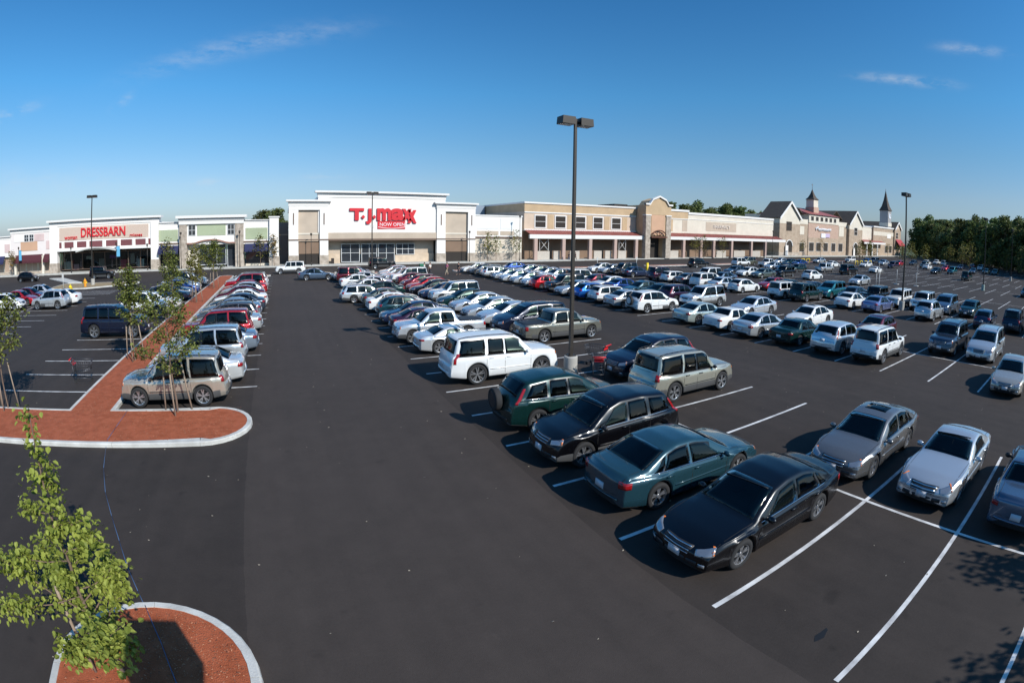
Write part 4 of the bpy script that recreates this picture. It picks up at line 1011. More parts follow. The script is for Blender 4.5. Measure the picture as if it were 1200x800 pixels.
# --- cream store at the far left
C_ = empty('cream_store'); tag(C_, 'cream and pink store with maroon awnings left of the dress store', 'shop building')
W('wall', mat('stucco_pinkish_white', (.72, .66, .63), .9), C_, -56.7, -46.2, 3.3, 7.6, FY + .3, FY + 20); cornice(C_, -56.7, -46.3, 7.3, FY + .3, .95, .5)
W('wall', ST_WHITE, C_, -78, -56.7, 3.3, 6.6, FY + .6, FY + 20); cornice(C_, -78, -56.8, 6.4, FY + .6, .6, .3)
for a, b, c, d, m_ in ((-53.9, -49.5, 4.2, 5.75, ST_ORANGE), (-47.3, -45.95, 4.3, 5.75, ST_PINK), (-50.3, -47.8, 5.8, 7.0, ST_PINK), (-55.6, -53.1, 5.8, 7.0, ST_WHITE)):
    W('wall_panel', m_, C_, a, min(b, -46.25), c, d, FY + .24, FY + .3)
W('wall_panel', ST_PINK, C_, -58.6, -57.1, 4.1, 5.6, FY + .54, FY + .6)
window(C_, -52.85, -51.8, 5.85, 6.95, FY + .26); window(C_, -51.5, -50.5, 5.85, 6.95, FY + .26)
for a, b, m_ in ((-55.4, -48.2, AWN_M), (-47.7, -46.3, AWN_M), (-78, -58.3, AWN_B)):
    bm = bmesh.new(); v = [bm.verts.new(p) for p in ((a, FY + .25, 3.5), (b, FY + .25, 3.5), (b, FY - .8, 2.5), (a, FY - .8, 2.5), (a, FY - .8, 2.1), (b, FY - .8, 2.1), (a, FY + .25, 3.4), (b, FY + .25, 3.4))]
    for f in ((0, 3, 2, 1), (3, 4, 5, 2), (4, 6, 7, 5), (0, 6, 4, 3), (1, 2, 5, 7)): bm.faces.new([v[i] for i in f])
    obj('awning', bm, m_, C_)
for k in range(9):
    a = -74.6 + k * 3.1; window(C_, a, a + 2.8, .6, 3.1, FY + 1.2, 2, 1, fr=ST_CREAM, gl=mat('papered_glass', (.40, .30, .23), .3), name='shop_window')
for x in (-74.9, -65, -55.3, -48.0): W('column', ST_CREAM, C_, x - .25, x + .25, .15, 3.3, FY - .2, FY + .3)
W('plinth', STONE, C_, -78, -46.3, .15, .55, FY + 1.1, FY + 1.5)
text('R', -61.4, -60.2, 4.6, 5.7, FY + .6, SIGNRED, C_, depth=.15)
W('roof_unit', mat('roof_unit_grey', (.3, .3, .3), .7), C_, -48.6, -47.9, 8.2, 8.9, FY + 5, FY + 6)
W('roof_unit', MAT['roof_unit_grey'], D, -26, -24.6, 9.1, 9.4, FY + 8, FY + 9); W('roof_unit', MAT['roof_unit_grey'], G, -21.5, -20.2, 7.6, 8.1, FY + 8, FY + 9)

# --- two storey tan store with arcade, X 47.7 .. 132
MY = 94.0
B = empty('arcade_store'); tag(B, 'long tan two storey store with red roofed arcade and gabled portico', 'shop building')
W('upper_wall', ST_TAN, B, 47.8, 77.8, 10.15, 11.9, MY, MY + 30)
W('coping', CORN, B, 47.7, 77.8, 11.9, 12.25, MY - .2, MY + 30.1)
W('upper_wall', ST_LTAN, B, 47.8, 77.8, 6.3, 10.15, MY + .05, MY + 30)
W('string_course', CORN, B, 47.8, 77.8, 9.95, 10.2, MY - .1, MY - .003); W('string_course', CORN, B, 47.8, 77.8, 6.3, 6.55, MY - .1, MY + .04)
for a in (50.4, 55.4, 60.6, 65.4, 70.6):
    window(B, a, a + 2.5, 6.95, 9.4, MY, 1, 2, fr=CORN, gl=DARKIN, t=.22)
    W('wall_panel', ST_TAN, B, a + 3.1, a + 4.5, 6.7, 9.7, MY - .01, MY + .045)
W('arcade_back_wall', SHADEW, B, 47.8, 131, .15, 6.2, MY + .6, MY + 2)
bm = bmesh.new()
for a, b in ((47.9, 77.9), (86.0, 136.0)):
    v = [bm.verts.new(p) for p in ((a, 91.3, 5.45), (b, 91.3, 5.45), (b, MY - .01, 6.35), (a, MY - .01, 6.35))]; bm.faces.new(v)
    for k in range(int((b - a) / .6)):
        x = a + .3 + k * .6
        q = [bm.verts.new(p) for p in ((x, 91.3, 5.452), (x + .05, 91.3, 5.452), (x + .05, 91.3, 5.51), (x, 91.3, 5.51), (x, MY - .02, 6.352), (x + .05, MY - .02, 6.352), (x + .05, MY - .02, 6.41), (x, MY - .02, 6.41))]
        for f in ((0, 1, 2, 3), (3, 2, 6, 7), (0, 3, 7, 4), (1, 5, 6, 2)): bm.faces.new([q[i] for i in f])
obj('arcade_roof', bm, ROOFRED, B)
W('arcade_beam', CORN, B, 47.7, 78.2, 4.6, 5.45, 91.2, 91.7); W('arcade_beam', CORN, B, 85.9, 137.0, 4.7, 5.45, 91.2, 91.7)
for x in (49.2, 56.0, 62.9, 69.8, 76.0, 91.6, 98.0, 103.0, 110.5, 119.5, 126.5): 
    W('column', mat('column_brick', (.46, .33, .28), .9, noise=.1), B, x - .38, x + .38, .15, 4.7, 91.25, 91.95)
for a, b in ((50.0, 53.0), (54.0, 55.5), (58.2, 60.6), (64.5, 66.6), (67.6, 69.3), (71.3, 73.6), (87.0, 90.5), (105, 109), (112.5, 117.5), (121, 125)):
    W('low_panel', mat('panel_stone', (.48, .43, .37), .9, noise=.1), B, a, b, .15, 1.95, 92.2, 92.5)
for a, b in ((50.6, 52.7), (71.5, 73.4)):
    bm = bmesh.new(); tube(bm, (a, 92.3, 2.1), (b, 92.3, 4.4), .05, n=4); tube(bm, (b, 92.3, 2.1), (a, 92.3, 4.4), .05, n=4); bx(bm, a - .06, a, 92.2, 92.4, 2, 4.6); bx(bm, b, b + .06, 92.2, 92.4, 2, 4.6)
    obj('cross_brace_screen', bm, CORN, B)
# portico
P_ = 90.4
for a, b in ((77.9, 79.4), (84.4, 86.0)):
    W('portico_pier', STONE, B, a, b, .15, 10.3, P_, P_ + 1.2); W('pier_cap', CORN, B, a - .12, b + .12, 10.3, 10.55, P_ - .12, P_ + 1.2)
bm = bmesh.new(); bx(bm, 77.9, 86.0, P_ + .1, MY + 6, 10.55, 12.8); bx(bm, 79.4, 84.4, P_ + .2, MY + 6, 5.6, 10.55)
bx(bm, 77.9, 79.4, P_ + 1.2, MY + 6, .15, 10.55); bx(bm, 84.4, 86.0, P_ + 1.2, MY + 6, .15, 10.55)
v = [bm.verts.new(p) for p in ((78.9, P_ + .1, 12.8), (85.0, P_ + .1, 12.8), (84.2, P_ + .1, 13.9), (82.0, P_ + .1, 14.6), (79.8, P_ + .1, 13.9), (78.9, P_ + 4, 12.8), (85.0, P_ + 4, 12.8), (84.2, P_ + 4, 13.9), (82.0, P_ + 4, 14.6), (79.8, P_ + 4, 13.9))]
bm.faces.new(v[:5][::-1])
for i in range(5): bm.faces.new((v[i], v[(i + 1) % 5], v[5 + (i + 1) % 5], v[5 + i]))
bmesh.ops.recalc_face_normals(bm, faces=bm.faces[:])
obj('portico_wall', bm, ST_TAN, B)
bm = bmesh.new()
for p, q in (((77.6, 12.8), (79.0, 12.8)), ((79.0, 12.85), (79.9, 13.95)), ((79.9, 13.95), (82, 14.75)), ((82, 14.75), (84.1, 13.95)), ((84.1, 13.95), (85, 12.85)), ((85, 12.8), (86.3, 12.8))):
    v = [bm.verts.new(c) for c in ((p[0], P_ - .25, p[1]), (q[0], P_ - .25, q[1]), (q[0], P_ - .25, q[1] + .4), (p[0], P_ - .25, p[1] + .4), (p[0], P_ + .5, p[1]), (q[0], P_ + .5, q[1]), (q[0], P_ + .5, q[1] + .4), (p[0], P_ + .5, p[1] + .4))]
    for f in ((0, 1, 2, 3), (3, 2, 6, 7), (0, 4, 5, 1), (4, 7, 6, 5)): bm.faces.new([v[i] for i in f])
obj('gable_coping', bm, CORN, B)
W('portico_panel', ST_ORANGE, B, 79.75, 84.05, 5.75, 11.6, P_ + .14, P_ + .2)
bm = bmesh.new(); pts = [(81.9 + 2.3 * cos(radians(a)), 5.35 + 1.5 * sin(radians(a))) for a in range(15, 166, 10)]
for p, q in zip(pts, pts[1:]): tube(bm, (p[0], P_ - .3, p[1]), (q[0], P_ - .3, q[1]), .14, n=6)
for a in (50, 90, 130): tube(bm, (81.9, P_ - .3, 5.4), (81.9 + 2.3 * cos(radians(a)), P_ - .3, 5.35 + 1.5 * sin(radians(a))), .08, n=5)
bx(bm, 79.4, 84.5, P_ - .45, P_ + .1, 5.1, 5.4); obj('arched_truss', bm, mat('timber_brown', (.13, .05, .03), .7), B)
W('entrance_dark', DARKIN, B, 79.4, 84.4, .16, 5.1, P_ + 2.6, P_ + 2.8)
W('vent_box', DARKIN, B, 73.5, 77.5, 12.25, 13.0, MY + 3, MY + 10)
# right half of the same store
W('upper_wall', ST_TAN, B, 86.0, 95.5, 10.1, 11.9, MY, MY + 30); W('coping', CORN, B, 86.0, 95.7, 11.9, 12.4, MY - .2, MY + 30.1)
W('upper_wall', ST_CREAM, B, 86.0, 95.5, 6.3, 9.9, MY + .02, MY + 30); W('string_course', CORN, B, 86.0, 95.6, 9.9, 10.1, MY - .12, MY + 30)
W('wall_panel', ST_TAN, B, 87.2, 90.0, 6.8, 9.75, MY - .02, MY + .02); W('wall_panel', ST_BEIGE, B, 93.4, 95.2, 6.9, 9.75, MY - .02, MY + .02)
W('upper_wall', ST_CREAM, B, 95.5, 134.0, 6.3, 11.3, MY + .1, MY + 30); W('coping', CORN, B, 95.5, 134.0, 11.3, 11.85, MY - .1, MY + 30)
W('string_course', CORN, B, 95.5, 134.0, 10.0, 10.15, MY, MY + .1)
W('sign_panel', ST_BEIGE, B, 102.5, 115.4, 7.2, 9.6, MY + .04, MY + .1)
text('PHARMACY', 105.4, 112.4, 7.85, 8.85, MY + .04, mat('sign_cream', (.72, .64, .56), .6), B, depth=.15)

# --- gabled market on the right
QY = 98.0
Q = empty('gabled_market'); tag(Q, 'stone and stucco market with grey gables, red roof and a cupola', 'shop building')
def gable(x0, x1, z0, zr, y0, y1, name='gable_wall', m_=ST_CREAM):
    bm = bmesh.new(); xm = (x0 + x1) / 2
    v = [bm.verts.new(p) for p in ((x0, y0, z0), (x1, y0, z0), (xm, y0, zr), (x0, y0 + .4, z0), (x1, y0 + .4, z0), (xm, y0 + .4, zr))]
    for f in ((0, 1, 2), (5, 4, 3), (0, 2, 5, 3), (1, 4, 5, 2), (0, 3, 4, 1)): bm.faces.new([v[i] for i in f])
    obj(name, bm, m_, Q)
def roof(x0, x1, z0, zr, y0, y1, m_=SHINGLE, th=.25, ov=.5, bb=True):
    xm = (x0 + x1) / 2; bm = bmesh.new(); sl = (zr - z0) / (xm - x0)
    for s in (-1, 1):
        xe = xm + s * (xm - x0 + ov); ze = zr - sl * (xm - x0 + ov)
        v = [bm.verts.new(p) for p in ((xm, y0 - ov, zr), (xe, y0 - ov, ze), (xe, y1, ze), (xm, y1, zr), (xm, y0 - ov, zr + th), (xe, y0 - ov, ze + th), (xe, y1, ze + th), (xm, y1, zr + th))]
        for f in ((0, 1, 2, 3), (7, 6, 5, 4), (0, 4, 5, 1), (1, 5, 6, 2), (3, 2, 6, 7)): bm.faces.new([v[i] for i in f])
    obj('roof', bm, m_, Q)
    if not bb: return
    bm = bmesh.new()
    for s in (-1, 1):
        xe = xm + s * (xm - x0 + ov); ze = zr - sl * (xm - x0 + ov)
        v = [bm.verts.new(p) for p in ((xm, y0 - ov - .12, zr - .55), (xe, y0 - ov - .12, ze - .55), (xe, y0 - ov - .12, ze + th + .1), (xm, y0 - ov - .12, zr + th + .1), (xm, y0 - ov - .003, zr - .55), (xe, y0 - ov - .003, ze - .55), (xe, y0 - ov - .003, ze + th + .1), (xm, y0 - ov - .003, zr + th + .1))]
        for f in ((0, 1, 2, 3), (7, 6, 5, 4), (0, 4, 5, 1), (3, 2, 6, 7), (1, 5, 6, 2)): bm.faces.new([v[i] for i in f])
    obj('barge_board', bm, CORN, Q)
def arch_door(x, w, z1, y):
    bm = bmesh.new(); pts = [(x - w / 2, .16), (x + w / 2, .16)] + [(x + w / 2 * cos(radians(a)), z1 + w / 2 * sin(radians(a))) for a in range(0, 181, 20)]
    a = [bm.verts.new((p[0], y - .05, p[1])) for p in pts]; bm.faces.new(a); obj('arched_doorway', bm, DARKIN, Q)
    bm = bmesh.new(); pts = pts[2:]
    for p, q in zip(pts, pts[1:]): tube(bm, (p[0], y - .12, p[1]), (q[0], y - .12, q[1]), .22, n=4)
    obj('arch_trim', bm, CORN, Q)
# left gabled block
W('block_wall', GSTONE, Q, 143.3, 156.2, 1.3, 10.9, QY, QY + 8.5); W('block_base', STONE, Q, 143.2, 156.3, .15, 1.3, QY - .1, QY + 8.5)
W('upper_band', ST_CREAM, Q, 143.3, 156.2, 10.9, 12.9, QY + .003, QY + 8.5)
gable(143.3, 156.2, 12.9, 18.2, QY, QY + 40); roof(143.3, 156.2, 12.9, 18.3, QY, QY + 8.5)
window(Q, 147.4, 150.6, 8.6, 11.5, QY - .02, 1, 2, fr=BROWNT, gl=DARKIN)
arch_door(149.2, 4.2, 3.3, QY); W('notice_board', ST_WHITE, Q, 146.6, 148.2, .16, 3.6, QY - .5, QY - .4)
W('wing_wall', GSTONE, Q, 156.2, 162.3, .15, 11.2, QY + .4, QY + 40); W('upper_band', ST_CREAM, Q, 156.2, 162.3, 11.2, 12.9, QY + .35, QY + 40)
W('wing_panel', ST_CREAM, Q, 156.6, 159.6, 7.5, 10.4, QY + .33, QY + .4); window(Q, 156.4, 159.8, 1.5, 4.6, QY + .38, 1, 1, fr=CORN, gl=DARKIN)
W('side_window', ST_CREAM, Q, 143.22, 143.3, 8.0, 10.4, QY + 12, QY + 16)
# hipped red roof over the middle
W('middle_wall', BRICK, Q, 162.3, 186.0, 6.6, 11.9, QY + .2, QY + 40); W('lower_wall', GSTONE, Q, 162.3, 186.0, .15, 6.6, QY + .15, QY + 40)
W('clerestory', ST_CREAM, Q, 162.3, 186.0, 11.9, 14.9, QY, QY + 30)
for k in range(6):
    a = 163.6 + k * 3.55; window(Q, a, a + 2.0, 12.7, 14.2, QY - .02, 1, 1, fr=CORN, gl=DARKIN)
bm = bmesh.new(); v = [bm.verts.new(p) for p in ((161.8, QY - .6, 14.9), (186.5, QY - .6, 14.9), (186.5, QY + 24, 14.9), (161.8, QY + 24, 14.9), (162.5, QY + 9, 17.6), (180.5, QY + 9, 17.6))]
for f in ((0, 1, 5, 4), (1, 2, 5), (2, 3, 4, 5), (3, 0, 4)): bm.faces.new([v[i] for i in f])
obj('red_roof', bm, ROOFRED, Q)
roof(153.0, 165.0, 12.9, 16.7, QY + 3, QY + 12, bb=False); roof(182.5, 198.0, 13.0, 17.6, QY + 4, QY + 14, bb=False)
for a in (163.0, 168.2, 173.9, 180.2): window(Q, a, a + 3.3, 1.7, 4.8, QY + .1, 1, 1, fr=CORN, gl=DARKIN)
# script sign: looping white strokes above two small panels
bm = bmesh.new(); rs = random.Random(3); x = 167.2; pts = []
for k in range(44):
    pts.append((x + .28 * k + .25 * sin(k * 2.2), 9.6 + .62 * cos(k * 2.2) + .9 * max(0, 1 - abs(k - 5) / 3.)))
for p, q in zip(pts, pts[1:]): tube(bm, (p[0], QY, p[1]), (q[0], QY, q[1]), .17, n=5)
obj('sign_script', bm, mat('sign_white', (.8, .8, .82), .5), Q)
W('sign_plaque', MAT['sign_white'], Q, 171.6, 175.0, 6.7, 8.3, QY - .05, QY + .15); W('sign_plaque', mat('sign_lavender', (.55, .45, .62), .5), Q, 175.1, 178.4, 6.9, 8.3, QY - .05, QY + .15)
# cupola
W('cupola_base', BRICK, Q, 170.6, 174.4, 15.0, 18.0, QY + 3, QY + 6.8); W('cupola', ST_CREAM, Q, 170.8, 174.2, 18.0, 20.8, QY + 3.2, QY + 6.6)
def spire(x0, x1, y0, y1, z0, z1, zf, m_, name):
    bm = bmesh.new(); xm, ym = (x0 + x1) / 2, (y0 + y1) / 2; rr_ = [(1.18, z0), (.72, z0 + (z1 - z0) * .22), (.38, z0 + (z1 - z0) * .52), (.02, z1)]
    pv = None
    for k, z in rr_:
        r_ = [bm.verts.new((xm + (x - xm) * k, ym + (y - ym) * k, z)) for x, y in ((x0, y0), (x1, y0), (x1, y1), (x0, y1))]
        if pv:
            for i in range(4): bm.faces.new((pv[i], pv[(i + 1) % 4], r_[(i + 1) % 4], r_[i]))
        else: bm.faces.new(r_[::-1])
        pv = r_
    bm.faces.new(pv); obj(name, bm, m_, Q)
    bm = bmesh.new(); tube(bm, (xm, ym, z1 - .1), (xm, ym, zf), .09, .03, 5); bx(bm, xm - .5, xm + .5, ym - .04, ym + .04, zf - .9, zf - .7); obj('weather_vane', bm, BROWNT, Q)
spire(170.8, 174.2, QY + 3.2, QY + 6.6, 20.8, 24.8, 27.2, SHINGLE, 'cupola_roof')
# slim wing and right gable
W('wing_wall', ST_CREAM, Q, 186.0, 193.9, 11.5, 13.2, QY + .3, QY + 40); W('wing_wall', GSTONE, Q, 186.0, 193.9, .15, 11.5, QY + .35, QY + 40); W('wing_panel', ST_CREAM, Q, 186.8, 191.0, 7.6, 11.4, QY + .28, QY + .35)
window(Q, 186.6, 190.2, 1.7, 4.8, QY + .3, 1, 1, fr=CORN, gl=DARKIN)
W('block_wall', GSTONE, Q, 194.0, 207.0, .15, 10.8, QY - .8, QY + 9); W('upper_band', ST_CREAM, Q, 194.0, 207.0, 10.8, 12.9, QY - .797, QY + 9)
gable(194.0, 207.0, 12.9, 18.1, QY - .8, QY + 40); roof(194.0, 207.0, 12.9, 18.2, QY - .8, QY + 9)
window(Q, 198.7, 201.6, 8.5, 11.5, QY - .82, 1, 2, fr=CORN, gl=DARKIN); arch_door(200.0, 4.2, 3.3, QY - .8); W('notice_board', ST_WHITE, Q, 197.4, 198.8, .16, 3.3, QY - 1.4, QY - 1.3)
# link with small arcade
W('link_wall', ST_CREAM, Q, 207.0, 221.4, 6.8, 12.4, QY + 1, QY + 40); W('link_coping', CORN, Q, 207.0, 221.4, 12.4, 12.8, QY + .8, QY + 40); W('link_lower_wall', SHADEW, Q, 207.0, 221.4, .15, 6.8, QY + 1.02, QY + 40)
bm = bmesh.new(); v = [bm.verts.new(p) for p in ((206.8, QY - 2, 6.05), (231.6, QY - 2, 6.05), (231.6, QY + .98, 6.95), (206.8, QY + .98, 6.95))]; bm.faces.new(v); obj('arcade_roof', bm, ROOFRED, Q)
W('arcade_beam', CORN, Q, 206.8, 231.6, 5.2, 6.0, QY - 2.1, QY - 1.7)
for x in (210, 216, 222): W('column', CORN, Q, x - .3, x + .3, .15, 5.2, QY - 2.05, QY - 1.6)
# corner block and clock tower
W('corner_wall', GSTONE, Q, 221.4, 247.2, .15, 12.7, QY + .2, QY + 40); W('corner_coping', CORN, Q, 221.2, 247.4, 12.7, 13.3, QY - .1, QY + 40.2)
W('stucco_band', ST_CREAM, Q, 221.4, 247.2, 9.2, 11.0, QY + .14, QY + .2)
W('corner_panel', ST_WHITE, Q, 238.4, 243.5, 8.2, 10.2, QY + .1, QY + .15)
for a in (236.2, 241.6): window(Q, a, a + 3.6, 1.4, 4.7, QY + .15, 1, 1, fr=CORN, gl=DARKIN)
W('end_block', GSTONE, Q, 247.3, 256.3, .15, 13.0, QY - .5, QY + 30); gable(247.3, 256.3, 13.0, 16.2, QY - .5, QY + 30, m_=ST_LTAN); roof(247.3, 256.3, 13.0, 16.3, QY - .5, QY + 20)
window(Q, 249.0, 251.8, 8.4, 11.2, QY - .55, 1, 2, fr=CORN, gl=DARKIN)
bm = bmesh.new(); v = [bm.verts.new(p) for p in ((248.6, QY - .6, 8.0), (256.6, QY - .6, 8.0), (256.9, QY - 3.0, 5.3), (248.3, QY - 3.0, 5.3), (248.3, QY - 3, 4.9), (256.9, QY - 3, 4.9))]
for f in ((0, 3, 2, 1), (3, 4, 5, 2)): bm.faces.new([v[i] for i in f])
obj('awning', bm, mat('bright_red_awning', (.36, .03, .045), .7), Q)
W('post', ROOFRED, Q, 253.9, 254.7, .15, 5.0, QY - 2.9, QY - 2.3)
W('tower', mat('tower_grey_stucco', (.33, .32, .32), .9), Q, 241.2, 245.6, 13.3, 21.4, QY + 1, QY + 5.6); W('tower_band', ST_CREAM, Q, 241.0, 245.8, 14.0, 15.6, QY + .8, QY + 5.8)
bm = bmesh.new(); bmesh.ops.create_cone(bm, cap_ends=True, segments=20, radius1=1.3, radius2=1.3, depth=.2, matrix=Matrix.Translation((243.4, QY + .9, 18.9)) @ Matrix.Rotation(pi / 2, 4, 'X')); ck = obj('clock_face', bm, mat('clock_white', (.72, .76, .82), .4), Q)
bm = bmesh.new(); bx(bm, 243.4, 243.6, QY + .72, QY + .79, 18.9, 20.3); bx(bm, 243.5, 244.5, QY + .72, QY + .79, 18.8, 19.0); obj('clock_hands', bm, DARKIN, ck)
spire(241.2, 245.6, QY + 1, QY + 5.6, 21.4, 31.2, 32.2, SHINGLE, 'spire')

# ------------------------------------------------------------------ light poles
BRONZE = mat('bronze_pole', (.045, .038, .032), .45, metal=.4)
LENS = mat('lamp_lens', (.45, .43, .38), .2)
PEDW = mat('pedestal_concrete', (.40, .385, .35), .85, noise=.1, nscale=2)
PEDG = mat('pedestal_green_grey', (.32, .40, .36), .85, noise=.1, nscale=2)
def lamp_post(x, y, H, lab, ped=PEDW, ang=0, banner=False):
    t = empty('street_lamp', (x, y, 0), ang); tag(t, lab, 'street lamp', 'tall light poles of the lot')
    bm = bmesh.new(); n = 20
    pr = [(0, .30), (.84, .30), (.88, .27), (.88, .0)]
    for (z0, r0), (z1, r1) in zip(pr, pr[1:]): tube(bm, (0, 0, z0), (0, 0, z1 + .0001), r0, max(r1, .001), n, False)
    obj('concrete_pedestal', bm, ped, t)
    boxes('base_plate', BRONZE, t, (-.17, .17, -.17, .17, .88, .93))
    bm = bmesh.new(); a = [bm.verts.new((sx * .075, sy * .075, .93)) for sx, sy in ((-1, -1), (1, -1), (1, 1), (-1, 1))]; b = [bm.verts.new((sx * .055, sy * .055, H)) for sx, sy in ((-1, -1), (1, -1), (1, 1), (-1, 1))]
    for i in range(4): bm.faces.new((a[i], a[(i + 1) % 4], b[(i + 1) % 4], b[i]))
    bm.faces.new(b)
    obj('pole', bm, BRONZE, t)
    for s in (-1, 1):
        bm = bmesh.new(); x0, x1 = sorted((s * .14, s * .78))
        bx(bm, min(0, s * .2), max(0, s * .2), -.035, .035, H - .22, H - .12)
        v = bx(bm, x0, x1, -.26, .26, H - .30, H + .02)
        for q in v[4:]: q.co.x += -s * .03 * (1 if abs(q.co.x) > .4 else 0)
        hd = obj('lamp_head', bm, BRONZE, t)
        boxes('lens', LENS, hd, (x0 + .05, x1 - .05, -.21, .21, H - .315, H - .298))
    return t
LP = [(11.5, 18.0, 11.05, 'tall twin head light pole nearest the camera between the parked rows', PEDW),
      (48.75, 18.0, 11.0, 'twin head light pole on white base right of the lavender blue sedan', PEDW),
      (86.0, 16.8, 11.0, 'thin distant light pole on grey green base before the dark woods', PEDG),
      (123.0, 17.0, 11.0, 'farthest light pole near the right edge before the woods', PEDW),
      (11.5, 66.0, 11.0, 'light pole standing in front of the big red letters', PEDW),
      (-26.9, 67.0, 11.2, 'light pole on white base in front of the dress store', PEDW),
      (48.75, 66.0, 9.4, 'light pole near the arcade store portico', PEDW)]
for a in LP[:-1]: lamp_post(*a)
def small_lamp(x, y, H, lab, banner=None):
    t = empty('walkway_lamp', (x, y, .15)); tag(t, lab, 'lamp', 'slim lamps along the sidewalk')
    bm = bmesh.new(); tube(bm, (0, 0, 0), (0, 0, .5), .12, .08, 8); tube(bm, (0, 0, .5), (0, 0, H), .06, .05, 8); obj('pole', bm, BRONZE, t)
    bm = bmesh.new(); tube(bm, (0, 0, H), (0, 0, H + .35), .12, .2, 8); tube(bm, (0, 0, H + .35), (0, 0, H + .45), .24, .05, 8); obj('lantern', bm, BRONZE, t)
    if banner:
        boxes('banner', banner, t, (.08, .75, -.02, .02, H - 1.9, H - .2)); boxes('banner_arm', BRONZE, t, (0, .8, -.03, .03, H - .2, H - .14))
BLUEB = mat('blue_banner', (.12, .40, .62), .6)
for x, h, b, lab in ((-53.5, 4.4, BLUEB, 'slim walkway lamp with blue banner by the maroon awnings'), (-30.8, 4.3, BLUEB, 'slim walkway lamp with blue banner before the dress store doors'), (-40.6, 3.9, None, 'slim walkway lamp before the left window of the dress store'), (-24.6, 3.9, None, 'slim walkway lamp at the right pillar of the dress store'),
                     (-7.6, 5.6, None, 'slim walkway lamp by the green store right stone pier'), (4.9, 5.0, None, 'slim walkway lamp before the left wing of the big white store'), (34.0, 5.4, None, 'slim walkway lamp before the right wing of the big white store'),
                     (44.6, 8.6, None, 'slim pole lamp where the white wing meets the tan store'), (-18.2, 5.6, None, 'slim walkway lamp by the green store left stone pier'), (127.5, 7.5, None, 'slim pole lamp at the left side of the gabled market')):
    small_lamp(x, 89.6, h, lab, b)

# ------------------------------------------------------------------ bollards, posts, carts
def bollard(x, y, lab, h=1.1, m_=YELLOW, r=.11):
    bm = bmesh.new(); tube(bm, (0, 0, 0), (0, 0, h - .06), r, r, 12); tube(bm, (0, 0, h - .06), (0, 0, h), r, r * .5, 12)
    o = obj('bollard', bm, m_, None, (x, y, 0)); tag(o, lab, 'bollard', 'yellow bollards in the lot'); return o
def hydrant(x, y, m_, cap, lab):
    t = empty('fire_hydrant', (x, y, 0)); tag(t, lab, 'hydrant', 'hydrants in the left lot')
    bm = bmesh.new()
    for (z0, r0), (z1, r1) in zip([(0, .22), (.12, .22), (.13, .15), (.75, .15), (.78, .19), (.84, .19), (.95, .12)], [(.12, .22), (.13, .15), (.75, .15), (.78, .19), (.84, .19), (.95, .12), (1.05, .03)]): tube(bm, (0, 0, z0), (0, 0, z1), r0 * 1.25, r1 * 1.25, 12, False)
    obj('barrel', bm, m_, t); bm = bmesh.new(); tube(bm, (-.32, 0, .6), (.32, 0, .6), .09, .09, 8); obj('outlet', bm, cap, t); bm = bmesh.new(); tube(bm, (0, 0, 1.02), (0, 0, 1.15), .05, .04, 6); obj('cap_nut', bm, cap, t)
hydrant(-26.4, 57.6, YELLOW, YELLOW, 'yellow hydrant nearer the camera behind the white sedan'); hydrant(-27.3, 64.9, mat('orange_paint', (.75, .30, .02), .5), YELLOW, 'orange and yellow hydrant beside the white lamp base')
bollard(51.8, 59.5, 'yellow bollard among parked cars before the portico', 1.6, r=.2)
PAINTW = mat('white_paint', (.5, .5, .48), .5)
def sign_post(x, y, h, lab, head=None, grp='white posts standing in the lot'):
    t = empty('white_post', (x, y, 0)); tag(t, lab, 'post', grp)
    boxes('foot', PAINTW, t, (-.35, .35, -.35, .35, 0, .08)); bm = bmesh.new(); tube(bm, (0, 0, .08), (0, 0, h), .045, .045, 8); obj('pole', bm, PAINTW, t)
    if head: boxes('sign_plate', head, t, (-.15, .15, -.06, -.03, h - .5, h))
for x, y, h, lab in ((65.0, 27.6, 2.2, 'thin white post left of the black jeep'), (78.5, 30.2, 2.3, 'thin white post with square foot behind the black jeep'), (70.0, 30.2, 1.9, 'short white post between two taller white posts'), (79.3, 27.0, 2.0, 'thin white post behind the white boxy SUV'),
                     (100.8, 43.0, 2.2, 'thin white post before the far parked dark SUVs'), (112.0, 38.0, 2.0, 'thin white post before the far red car'), (98.0, 50.5, 2.0, 'thin white post near the white coupe in the distance')):
    sign_post(x, y, h, lab)
for x, y, lab in ((47.2, 66.5, 'white handicap sign post left of the yellow bollard'), (55.0, 66.0, 'white handicap sign post right of the yellow bollard'), (-29, 60.9, 'small sign post beside the yellow hydrant'), (92, 66.5, 'sign post behind the olive minivan')):
    sign_post(x, y, 2.1, lab, PAINTW, 'sign posts near the shops')
for k, (x, y) in enumerate(((112, 69.5), (114.5, 69.5), (124, 60), (127, 60), (130, 60), (133, 60))):
    bm = bmesh.new()
    for a, b in (((0, 0, 0), (0, 0, 1.1)), ((0, 0, 1.1), (1.6, 0, 1.1)), ((1.6, 0, 1.1), (1.6, 0, 0))): tube(bm, a, b, .08, n=6)
    o = obj('yellow_barrier', bm, YELLOW, None, (x, y, 0)); tag(o, 'yellow tube barrier %s from the left before the gabled market' % ORD[k + 1] if k else 'leftmost yellow tube barrier before the gabled market', 'barrier', 'yellow tube barriers')
WIRE = mat('cart_wire', (.10, .10, .11), .4, metal=.6); REDP = mat('red_plastic', (.55, .015, .02), .4)
